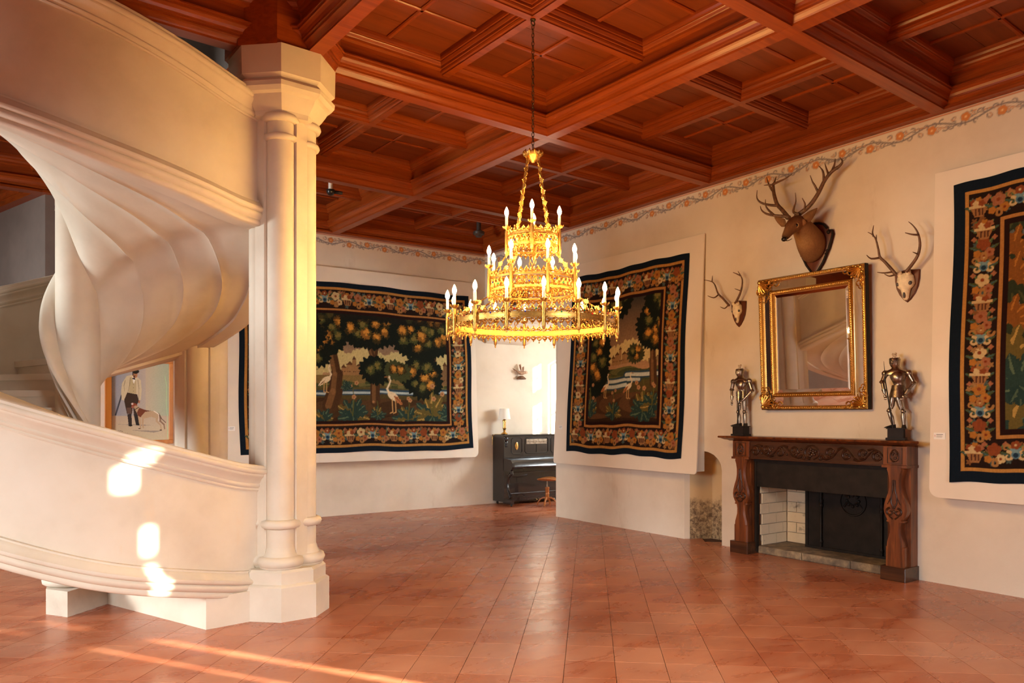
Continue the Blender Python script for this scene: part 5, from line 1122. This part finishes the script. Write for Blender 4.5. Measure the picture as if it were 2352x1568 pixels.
# ------------------------------------------------------------------ suits of armour on the mantel
def knight(label, x, s_, pose, yaw):
    k = thing('armour_statuette', label, 'statue', wall_pt(x, -.155, 1.372), WR_A+yaw, 'suits of armour on the mantelpiece', scale=(s_, s_, s_))
    MB().box(-.085, .085, -.085, .085, 0, .022).box(-.07, .07, -.07, .07, .022, .108).box(-.082, .082, -.082, .082, .108, .117).build('plinth', 'black_wood', k, smooth=0)
    z0 = .117; c = lambda u, v, y=0.: ((u-380)*.00066, y, z0+(1290-v)*.00066)
    def el(m, prof): return m.rings([[(c(u, v)[0]+a*.00066*math.cos(2*PI*q_/14), y-b_*.00066*math.sin(2*PI*q_/14), c(u, v)[2]) for q_ in range(14)] for u, v, a, b_, y in prof])
    def tb(m, pts, rr_): return m.tube([c(*p) for p in pts], [r*.00066 for r in rr_], 10)
    m = el(MB(), [(362,385,52,52,0),(360,360,64,66,0),(358,320,74,82,-.004),(358,285,76,78,0),(358,262,78,74,0),(358,246,70,66,0)])
    m.add([c(300,330,-.03), c(350,345,-.066), c(352,285,-.062), c(296,280,-.035), c(405,325,-.04), c(410,280,-.04)], [(0,1,2,3),(1,4,5,2)])
    m.build('helmet', 'steel', k, smooth=50)
    m = MB()
    for j in range(7): m.tube([c(330+14*j, 250), c(325+17*j, 232+5*(j % 2))], [5*.00066, 2*.00066], 5)
    m.build('helmet_crest', 'iron', k, smooth=0)
    m = MB(); tb(m, [(360,246),(362,215),(350,190),(335,180)], [6,7,6,2])
    for j in range(12): m.ball(c(352+22*math.sin(j*1.9), 195+18*math.cos(j*2.3), .012*math.sin(j)), .009+.003*math.sin(j*3), 6, 4)
    m.build('plume', 'feather_pale', k, smooth=70)
    el(MB(), [(372,372,52,50,0),(374,392,60,56,0),(378,410,76,64,0),(380,432,130,74,.0),(380,455,165,80,0),(382,480,172,84,0),(384,492,168,86,0)]).build('gorget', 'steel', k, smooth=50)
    el(MB(), [(395,440,110,70,0),(400,480,118,92,-.004),(405,530,112,104,-.010),(408,570,100,100,-.010),(412,610,84,84,-.004),(415,640,74,72,0),(415,655,80,76,0)]).build('cuirass', 'steel', k, smooth=50)
    if pose == 'skirt':
        for j in range(6): el(MB(), [(405,650+30*j,84+7*j,72+5*j,0),(405,684+30*j,96+7*j,80+5*j,0),(405,686+30*j,90+7*j,74+5*j,0)]).build('tasset', 'steel', k, smooth=30)
        legs = (((330,830),(318,950),(285,1030),(315,1150),(345,1270)), ((400,830),(430,950),(470,1040),(475,1150),(480,1265)))
    else:
        for sx_ in (-1, 1):
            for j in range(4): el(MB(), [(400+sx_*48,655+42*j,48-2*j,52-2*j,-.01),(400+sx_*50,700+42*j,56-2*j,58-2*j,-.01)]).build('tasset', 'steel', k, smooth=30)
        legs = (((345,820),(340,950),(330,1035),(345,1150),(352,1270)), ((452,820),(458,950),(462,1035),(468,1150),(470,1265)))
    for i, L in enumerate(legs):
        tb(MB(), [(*L[0],), (*L[1],), ((L[1][0]+L[2][0])/2, L[2][1]-30)], [44, 40, 32]).build('thigh_plate', 'steel', k, smooth=60)
        m = MB().ball(c(*L[2], -.008), .022, 10, 8, (1, 1.1, 1.15)); xk = L[2][0]+(38 if i else -34); m.tube([c(L[2][0], L[2][1]), c(xk, L[2][1]+8), ], [.012, .019], 10, flat=.5); m.build('knee_plate', 'steel', k, smooth=60)
        tb(MB(), [(L[2][0]+2, L[2][1]+28), (L[3][0]-2, L[3][1]-20), (L[4][0], L[4][1])], [30, 37, 22]).build('greave', 'steel', k, smooth=60)
        dx = -.9 if i == 0 else .35; a_ = c(L[4][0], 1268, .012); tx = a_[0]+dx*.065
        MB().rings([[(a_[0]-.017, .028, z0+.001), (a_[0]+.017, .028, z0+.001), (a_[0]+.015, .025, z0+.035), (a_[0]-.015, .025, z0+.035)], [(a_[0]-.02, -.01, z0+.001), (a_[0]+.02, -.01, z0+.001), (a_[0]+.014, -.01, z0+.034), (a_[0]-.014, -.01, z0+.034)], [(tx-.010, -.055, z0+.001), (tx+.010, -.055, z0+.001), (tx+.007, -.055, z0+.013), (tx-.007, -.055, z0+.013)], [(tx-.002+dx*.02, -.083, z0+.0005), (tx+.002+dx*.02, -.083, z0+.0005), (tx+.001+dx*.02, -.083, z0+.003), (tx-.001+dx*.02, -.083, z0+.003)]]).build('foot', 'iron', k, smooth=40)
    if pose == 'skirt': arms = (((235,480,0),(195,600,-.02),(245,840,-.06)), ((545,480,0),(615,620,-.01),(470,850,-.07)))
    else: arms = (((225,480,0),(190,620,0),(232,880,-.04)), ((550,480,0),(610,650,0),(420,890,-.07)))
    for i, (a, b_, h_) in enumerate(arms):
        MB().ball(c(a[0], a[1]-5, a[2]), .034, 12, 8, (1.1, .9, 1)).build('shoulder_plate', 'steel', k, smooth=60)
        tb(MB(), [a, ((a[0]+b_[0])/2, (a[1]+b_[1])/2, (a[2]+b_[2])/2), b_], [38, 34, 30]).build('upper_arm', 'steel', k, smooth=60)
        m = MB().ball(c(*b_), .024, 10, 7); m.lathe([(.017, c(0, b_[1]+26)[2]), (.029, c(0, b_[1]+10)[2]), (.026, c(0, b_[1]-10)[2]), (.017, c(0, b_[1]-26)[2])], 12, c(*b_)[0], b_[2]); m.build('elbow_plate', 'steel', k, smooth=50)
        q_ = [tuple(b_[n]*.55+h_[n]*.45 for n in range(3)), tuple(b_[n]*.25+h_[n]*.75 for n in range(3))]
        tb(MB(), [b_, q_[0], q_[1]], [26, 24, 19]).build('forearm', 'steel', k, smooth=60)
        tb(MB(), [tuple(b_[n]*.52+h_[n]*.48 for n in range(3)), q_[1]], [34, 19]).build('gauntlet_cuff', 'steel', k, smooth=60)
        m = MB(); hp = np.array(c(*h_)); m.ball(tuple(np.array(c(*q_[1]))*.4+hp*.6), .014, 8, 6, (1, .7, 1.3))
        for f in range(4): m.tube([tuple(hp+np.array((.010*(f-1.5)*.6, 0, .006))), tuple(hp+np.array((.010*(f-1.5)*.6+(-.004 if i else .004), -.010, -.010))), tuple(hp+np.array((.010*(f-1.5)*.6, -.004, -.022+.003*abs(f-1.5))))], [.0045, .0042, .003], 6)
        m.tube([tuple(hp+np.array((.014 if i == 0 else -.014, -.004, .012))), tuple(hp+np.array((.012 if i == 0 else -.012, -.014, -.002)))], [.005, .0035], 6); m.build('hand', 'steel', k, smooth=60)
    m = MB(); sp = ((215,290,-.02),(245,600,-.055),(350,1285,-.075)) if pose == 'skirt' else ((500,420,-.07),(420,900,-.085),(395,1285,-.085))
    m.tube([c(*p) for p in sp], [.0015, .006, .0075] if pose == 'skirt' else [.0015, .006, .010], 6); m.build('sword', 'iron', k, smooth=30)
    return k
knight('suit of armour statuette with hand on hip, on the right end of the mantelpiece', -.63, 1.0, 'skirt', R(20))
knight('slimmer suit of armour statuette holding a sword before it, left end of the mantelpiece', -2.49, .98, 'split', R(5))
# ------------------------------------------------------------------ upright piano, stool, lamp, bird
pn = thing('upright_piano', 'black upright piano with carved panel in the alcove', 'piano', wall_pt(.14, -.03, 0, 'B'), WB_A)
PW = 1.46; b = lambda *a: MB().bbox(*a)
def pp(m, n, mat='black_lacquer', sm=30): return m.build(n, mat, pn, smooth=sm)
pp(b(0, .04, -.36, 0, .06, 1.235, .004), 'side_panel', sm=0); pp(b(PW-.04, PW, -.36, 0, .06, 1.235, .004), 'side_panel', sm=0)
pp(b(-.02, PW+.02, -.385, .0, 1.235, 1.262, .008), 'top_lid', sm=0); pp(MB().box(.04, PW-.04, -.02, 0, .1, 1.235), 'back_board', sm=0)
m = MB().box(.04, PW-.04, -.345, -.32, .84, 1.235)
def rail(m, x0, x1, z0, z1, r=.03, y=-.348, t_=.006):
    pts = [(x0+r, z0), (x1-r, z0), (x1, z0+r), (x1, z1-r), (x1-r, z1), (x0+r, z1), (x0, z1-r), (x0, z0+r), (x0+r, z0)]; m.tube([(x, y, z) for x, z in pts], t_, 6)
rail(m, .17, .40, .92, 1.20); rail(m, .47, PW-.47, .92, 1.20); rail(m, PW-.40, PW-.17, .92, 1.20); m.box(.73-.004, .73+.004, -.352, -.345, .93, 1.08)
pp(m, 'upper_panel', sm=30)
m = MB().box(.50, PW-.50, -.352, -.345, 1.085, 1.175)
for k in range(12):
    x_ = .52+k*.0385; m.tube([(p[0], -.354, p[1]) for p in curlp(x_, 1.13, .020, k*1.1, .9, 1 if k % 2 else -1, 8)], .0045, 5)
pp(m, 'fret_panel', 'steel', 60)
for x_ in (.285, PW-.285):
    m = MB(); m.rings([[(x_+a*math.cos(2*PI*q_/14), y, 1.055+a*2.0*math.sin(2*PI*q_/14)) for q_ in range(14)] for a, y in ((.034, -.345), (.036, -.352), (.030, -.358), (.022, -.356))]); m.tube([(x_, -.36, 1.10), (x_, -.375, 1.055), (x_, -.36, 1.02)], .006, 6); pp(m, 'sconce_mount', 'brass', 60)
for x_ in (.055, PW-.055): pp(MB().lathe([(.020,1.04),(.030,1.06),(.022,1.08),(.030,1.10),(.030,1.13),(.02,1.15),(.03,1.17),(.034,1.20),(.02,1.22)], 10, x_, -.36), 'corner_turning', sm=50)
pp(MB().rings([[(x, y, z) for y, z in ((-.33,.845),(-.40,.85),(-.42,.835),(-.46,.83),(-.56,.815),(-.60,.78),(-.605,.72),(-.615,.70),(-.60,.675),(-.33,.64))] for x in (.045, PW-.045)]), 'fallboard', sm=30)
for x0 in (0, PW-.05):
    pp(MB().rings([[(x, y, z) for y, z in ((-.33,.85),(-.58,.82),(-.625,.77),(-.63,.70),(-.60,.66),(-.56,.62),(-.33,.62))] for x in (x0, x0+.05)]), 'key_cheek', sm=0)
    xm_ = x0+.025; m = MB()
    m.tube([(xm_, y, z) for y, z in ((-.56,.62),(-.575,.58),(-.53,.55),(-.47,.50),(-.445,.40),(-.455,.28),(-.50,.20),(-.545,.15))], [.032,.030,.030,.026,.022,.024,.030,.034], 8); m.box(x0-.005, x0+.055, -.60, -.34, .04, .12); m.ball((xm_, -.56, .022), .022, 8, 6); pp(m, 'console_leg', sm=40)
m = MB().box(.04, PW-.04, -.33, -.31, .13, .64).box(.03, PW-.03, -.36, -.30, .07, .13); rail(m, .12, PW-.12, .20, .58, .04, -.332, .006); pp(m, 'lower_panel', sm=30)
for k in range(2): pp(MB().tube([(PW/2-.04+.08*k, -.33, .09), (PW/2-.04+.08*k, -.42, .075)], [.012, .018], 8, flat=.4), 'pedal', 'brass', 50)
for x_ in (.06, PW-.06): pp(MB().torus((x_, -.06, .03), .018, .012, 12, 6, 'x'), 'castor', 'iron', 60)
lx, ly, _ = wall_pt(.29, -.18, 0, 'B')
lp = thing('table_lamp', 'brass table lamp with a white shade on the black piano', 'lamp', (lx, ly, 1.263))
MB().lathe([(.058,0),(.062,.008),(.055,.02),(.038,.03),(.022,.045),(.018,.06),(.026,.07),(.018,.08),(.030,.095),(.036,.11),(.036,.115),(.028,.12),(.028,.23),(.036,.235),(.036,.25),(.03,.262),(.014,.275),(.012,.30),(.006,.31),(.006,.36)], 24).build('brass_body', 'brass', lp, smooth=40)
MB().lathe([(.112,.278),(.086,.468),(.084,.468),(.110,.278)], 32, caps=False).build('shade', 'lamp_shade', lp, smooth=60)
MB().lathe([(.006,.36),(.030,.37),(.030,.40),(.010,.42)], 12).build('bulb_holder', 'white_paint', lp, smooth=40)
branch(MB(), [(-.05,.0,.004),(-.18,-.06,.004),(-.30,-.10,.004),(-.345,-.11,-.04),(-.345,-.10,-.18)], .004, .004, 6).build('cable', 'brass', lp, smooth=60)
# stool
sx_, sy_ = 8.76, 10.36
st = thing('piano_stool', 'round swivelling wooden piano stool on four curved legs before the piano', 'stool', (sx_, sy_, 0), .6)
MB().rings([[(r*1.06*math.cos(2*PI*k/28), r*.92*math.sin(2*PI*k/28), z+.030*(math.cos(2*PI*k/28)*r/.2)**2) for k in range(28)] for r, z in ((.10,.44),(.17,.448),(.197,.458),(.20,.470),(.19,.478),(.10,.474),(.02,.470))]).build('seat', 'stool_wood', st, smooth=60)
MB().lathe([(.013,.33),(.013,.44)], 10).build('screw', 'steel', st, smooth=60)
MB().lathe([(.028,.10),(.036,.12),(.034,.20),(.040,.22),(.030,.235),(.036,.25),(.034,.30),(.04,.315),(.036,.335),(.02,.34)], 18).build('pillar', 'stool_wood', st, smooth=50)
for k in range(4):
    a = k*PI/2; m = MB(); m.tube([(r*math.cos(a), r*math.sin(a), z) for r, z in ((.02,.14),(.07,.145),(.12,.12),(.16,.075),(.185,.012))], [.020,.020,.019,.018,.017], 8, flat=.8); m.build('leg', 'stool_wood', st, smooth=60)
# bird
bx, bz = on_wall(1197, 856, 'B', .08)
bd = thing('stuffed_bird', 'small stuffed bird with raised wing on a bracket above the piano', 'trophy', wall_pt(bx, 0, bz, 'B'), WB_A)
MB().rings([[(x+.0*k, -.07+w*math.cos(2*PI*k/12), z+w*.85*math.sin(2*PI*k/12)) for k in range(12)] for x, z, w in ((-.105,.035,.012),(-.06,.012,.030),(-.01,-.004,.043),(.04,-.004,.043),(.085,.008,.033),(.11,.014,.022))]).build('body', 'feather', bd, smooth=70)
MB().ball((.118, -.07, .012), .030, 10, 8).tube([(.14,-.07,.01),(.158,-.07,.002),(.160,-.07,-.008)], [.010,.006,.002], 6).build('head', 'feather_pale', bd, smooth=70)
def plume(pts, name, root, n=6, mat='feather', w=.012):
    m = MB()
    for i in range(n):
        t_ = i/(n-1); e_ = tuple(pts[1][k]*(1-t_)+pts[2][k]*t_ for k in range(3)); m.tube([pts[0], tuple((pts[0][k]+e_[k])/2+(.004 if k == 1 else 0) for k in range(3)), e_], [.006, w, .002], 6, flat=.25)
    m.build(name, mat, root, smooth=60)
plume([(.03,-.05,.02), (-.055,-.09,.15), (.015,-.06,.175)], 'wing', bd, 7); plume([(.03,-.10,.02), (-.03,-.16,.10), (.02,-.14,.12)], 'wing', bd, 6)
plume([(-.08,-.07,.03), (-.20,-.08,.085), (-.17,-.05,.05)], 'tail', bd, 5)
m = MB(); m.rings([[(.02+a*math.cos(2*PI*k/10)*(1+.15*math.sin(k*3)), -.055+b_*math.sin(2*PI*k/10), z) for k in range(10)] for a, b_, z in ((.02,.015,-.125),(.085,.050,-.12),(.10,.055,-.105),(.06,.04,-.075),(.03,.03,-.055))]); m.box(-.03, .07, -.02, 0, -.12, -.08); m.build('bracket', 'antler', bd, smooth=40)
# small picture above the alcove arch, mostly behind the chandelier
px0, pz0 = on_wall(1172, 703, 'R', .02); px1, pz1 = on_wall(1212, 664, 'R', .02)
sp_ = thing('small_picture', 'small brown picture above the alcove arch, glimpsed through the chandelier', 'picture', WR_O, WR_A)
MB().box(px0, px1, -.02, 0, pz0, pz1).build('frame', 'antler', sp_, smooth=0); MB().box(px0+.03, px1-.03, -.023, -.019, pz0+.03, pz1-.03).build('panel', 'plaque_wood', sp_, smooth=0)
recentre(sp_)
# camera and detector on the ceiling
sc_ = thing('security_camera', 'black dome camera on a short white stem under the ceiling', 'camera', (4.38, 9.76, 4.66))
MB().lathe([(.030, .03), (.030, .245)], 14).build('stem', 'white_card', sc_, smooth=50)
MB().lathe([(.005,-.05),(.035,-.04),(.055,-.015),(.06,.01),(.06,.03),(.04,.035)], 20).build('dome', 'black_plastic', sc_, smooth=50)
MB().tube([(.04,-.02,0),(.11,-.06,-.005),(.14,-.07,-.005)], [.02,.024,.022], 10).build('lens_arm', 'black_plastic', sc_, smooth=50)
sdt = thing('smoke_detector', 'dark round smoke detector in the far corner of the ceiling', 'detector', (7.44, 10.60, 4.66))
MB().lathe([(.02,-.03),(.05,-.025),(.06,.0),(.095,.02),(.10,.06),(.09,.07),(.04,.075),(.04,.245)], 24).build('housing', 'dark_plastic', sdt, smooth=40)
# ------------------------------------------------------------------ chandelier
ch = thing('chandelier', 'gilded three-tier filigree crown chandelier with lit electric candles on a long chain', 'chandelier', (3.805, 4.675, 0))
a_cam = math.atan2(-4.675, -3.805)                 # direction of the photographer seen from the chandelier
def ringband(r, z, h=.008, t_=.004): return MB().rings([[((r+d)*math.cos(2*PI*k/64), (r+d)*math.sin(2*PI*k/64), z+zz_) for d, zz_ in ((-t_,-h),(t_,-h),(t_,h),(-t_,h))] for k in range(65)], caps=False)
def on_ring(r, ang, u, v, z): return ((r)*math.cos(ang+u/r), (r)*math.sin(ang+u/r), z+v)
def fil_panel(r, span, z, up, dn, rails, cells, mid):
    """filigree between two holders: crest of scrolls above, drops below, rosettes between the rails"""
    m = MB(); w_ = span*r/cells; J = lambda pts: [on_ring(r, 0, u, v, z) for u, v in pts]
    for i in range(cells):
        u0 = -span*r/2+w_*(i+.5); b_ = 1 if i % 2 else -1; big = 1.25 if i == cells//2 else 1
        for sy, hh, zr in ((1, up, rails[1]), (-1, dn, rails[0])):
            rr_ = min(w_*.46, hh*.40)
            m.tube(J([(u0+p[0], zr+sy*(hh*.42)*big+p[1]) for p in curlp(0, 0, rr_, -sy*PI/2, 1.15, b_*sy, 9)]), [.0062]*10, 4)
            zt = zr+sy*hh*.80
            m.tube(J([(u0-w_*.46+w_*.92*q_/6, zr+sy*hh*(.30+.52*math.sin(PI*q_/6))) for q_ in range(7)]), [.0045]*7, 4)
            m.tube(J([(u0+w_*.5+.40*w_*math.cos(t_), zr+sy*hh*.22+.16*hh*math.sin(t_)) for t_ in np.linspace(0, 2*PI, 8)]), [.004]*8, 4)
            m.ball(on_ring(r, 0, u0, zr+sy*hh*.95*big, z), .0065, 5, 4); m.tube(J([(u0, zt), (u0, zr+sy*hh*.95*big)]), [.004, .004], 4)
        if mid:
            zc = (rails[0]+rails[1])/2; hh = (rails[1]-rails[0])/2
            m.tube(J([(u0+hh*.62*math.cos(t_), zc+hh*.62*math.sin(t_)) for t_ in np.linspace(0, 2*PI, 10)]), [.0052]*10, 4)
            for q_ in range(4): t_ = PI/4+q_*PI/2; m.tube(J([(u0+hh*.2*math.cos(t_), zc+hh*.2*math.sin(t_)), (u0+w_*.48*math.cos(t_)*1.2, zc+hh*.95*math.sin(t_))]), [.0055, .005], 4)
            m.ball(on_ring(r, 0, u0, zc, z), .006, 5, 4)
    return m
def holder_mb(zl, zu, rr_=.013):
    m = MB(); n_ = 14                              # twisted post
    m.rings([[( (rr_*(1.0+.22*math.cos(4*(2*PI*k/12+i*.55))))*math.cos(2*PI*k/12), (rr_*(1.0+.22*math.cos(4*(2*PI*k/12+i*.55))))*math.sin(2*PI*k/12), zl+(zu-zl)*i/n_) for k in range(12)] for i in range(n_+1)])
    m.lathe([(.002, zl-.045), (.007, zl-.035), (.004, zl-.025), (.011, zl-.018), (.013, zl-.006), (.015, zl)], 10); m.lathe([(.012, zu), (.009, zu+.01), (.012, zu+.015), (.022, zu+.022), (.027, zu+.034), (.024, zu+.034), (.014, zu+.027), (.012, zu+.04)], 10)
    for k in range(6): a = k*PI/3; m.tube([(.018*math.cos(a), .018*math.sin(a), zu+.020), (.032*math.cos(a), .032*math.sin(a), zu+.032), (.034*math.cos(a), .034*math.sin(a), zu+.042)], [.006, .005, .001], 4)
    return m
cnd = MB().lathe([(.011, 0), (.011, .002), (.0115, .04), (.0105, .078), (.006, .082)], 12)
blb = MB().lathe([(.006, 0), (.011, .008), (.0165, .024), (.0165, .036), (.011, .054), (.005, .068), (.001, .075)], 10)
protoC = protoB = None
jew = []
for ti, (r, z0, nC, off_, up, dn, rails, cells, mid, zl, zu) in enumerate((
    (.66, 2.33, 16, 16.0, .055, .055, (-.014, .014), 5, False, 2.245, 2.405),
    (.345, 2.63, 8, 27.0, .052, .05, (-.045, .050), 6, True, 2.545, 2.745),
    (.195, 2.985, 4, 2.0, .045, .045, (-.045, .045), 7, True, 2.905, 3.075))):
    for dz in rails: ringband(r, z0+dz).build('hoop', 'gold', ch, smooth=40)
    if ti == 0: ringband(r, z0, .007, .003).build('hoop', 'gilt', ch, smooth=40)
    span = 2*PI/nC; fp0 = fil_panel(r, span*.97, z0, up, dn, rails, cells, mid).build('filigree_panel', 'gold', ch, smooth=60)
    h0 = None
    for k in range(nC):
        a = a_cam - R(off_) + span*k
        f = fp0 if k == 0 else fp0.copy()
        if k: COL.objects.link(f)
        f.rotation_euler = (0, 0, a+span/2)
        if h0 is None: h = h0 = holder_mb(zl, zu).build('candle_holder', 'gold', ch, smooth=50)
        else: h = h0.copy(); COL.objects.link(h)
        h.location = ((r+.014)*math.cos(a), (r+.014)*math.sin(a), 0)
        for nm, mb_, mt, dz in (('candle', cnd, 'candle', .036), ('bulb', blb, 'bulb', .116)):
            src = protoC if nm == 'candle' else protoB
            if src is None:
                c = mb_.build(nm, mt, h, smooth=70)
                if nm == 'candle': protoC = c
                else: protoB = c
            else: c = src.copy(); COL.objects.link(c); c.parent = h
            c.location = (0, 0, zu+dz)
        for q_ in range(3):
            aa = a+span*(q_+.7)/3.4; MB().ball(((r+.006)*math.cos(aa), (r+.006)*math.sin(aa), z0+(.030 if ti == 0 else 0)+.01*(-1)**q_), .007, 6, 5).build('jewel', ('jewel_red', 'jewel_blue', 'jewel_green')[(k+q_) % 3], ch, smooth=70)
def strand(p, q_, links, lw, name='link_strand', plate=False):
    P0, P1 = Vector(p), Vector(q_); d = P1-P0; L2 = d.length; m = MB(); qd = d.to_track_quat('Z', 'X').to_matrix().to_4x4(); st_ = L2/links
    for i in range(links):
        m.at(Matrix.Translation(P0+d*((i+.5)/links)) @ qd @ Matrix.Rotation(PI/2*(i % 2), 4, 'Z'))
        if plate and i % 2 == 0:
            s2 = st_*.5; pts = [(0,-s2),(lw*.9,-s2*.45),(lw*.55,-s2*.2),(lw*1.4,0),(lw*.55,s2*.2),(lw*.9,s2*.45),(0,s2),(-lw*.9,s2*.45),(-lw*.55,s2*.2),(-lw*1.4,0),(-lw*.55,-s2*.2),(-lw*.9,-s2*.45)]
            m.rings([[(x, .0025, z) for x, z in pts], [(x, -.0025, z) for x, z in pts]])
        else: m.tube([(lw*.62*math.cos(t_), 0, st_*.56*math.sin(t_)) for t_ in np.linspace(0, 2*PI, 9)], lw*.24, 4, caps=False)
    m.at(Matrix.Identity(4)); return m.build(name, 'gold', ch, smooth=60)
for k in range(4):
    a = a_cam + R(45) + k*PI/2; strand((.055*math.cos(a), .055*math.sin(a), 3.66), (.175*math.cos(a), .175*math.sin(a), 3.06), 13, .016, plate=True)
for k in range(8):
    a = a_cam + k*PI/4 + R(8); strand((.19*math.cos(a), .19*math.sin(a), 2.91), (.325*math.cos(a-.12*(-1)**k), .325*math.sin(a-.12*(-1)**k), 2.71), 5, .016, plate=True)
    a = a_cam + k*PI/4 + R(20); strand((.335*math.cos(a), .335*math.sin(a), 2.56), (.63*math.cos(a-.10*(-1)**k), .63*math.sin(a-.10*(-1)**k), 2.365), 7, .018, plate=True)
m = MB().lathe([(.012,3.615),(.02,3.625),(.03,3.64),(.05,3.65),(.066,3.665),(.072,3.685),(.060,3.69),(.03,3.68),(.012,3.70),(.01,3.72)], 24)
for k in range(12): a = k*PI/6; m.tube([(.066*math.cos(a), .066*math.sin(a), 3.672), (.078*math.cos(a), .078*math.sin(a), 3.688), (.070*math.cos(a), .070*math.sin(a), 3.706)], [.009, .009, .004], 6)
m.build('canopy', 'gold', ch, smooth=50)
m = MB(); n_ = 30
for i in range(n_):
    m.at(Matrix.Translation((0, 0, 3.72+(4.70-3.72)*(i+.5)/n_)) @ Matrix.Rotation(PI/2*(i % 2)+.4, 4, 'Z')); m.tube([(.010*math.cos(t_), 0, .0205*math.sin(t_)) for t_ in np.linspace(0, 2*PI, 11)], .0032, 5, caps=False)
m.at(Matrix.Identity(4)); m.build('chain', 'chain_iron', ch, smooth=60)
MB().torus((0, 0, 4.715), .018, .005, 14, 6, 'y').lathe([(.006, 4.73), (.022, 4.738), (.022, 4.746)], 12).build('ceiling_hook', 'chain_iron', ch, smooth=60)
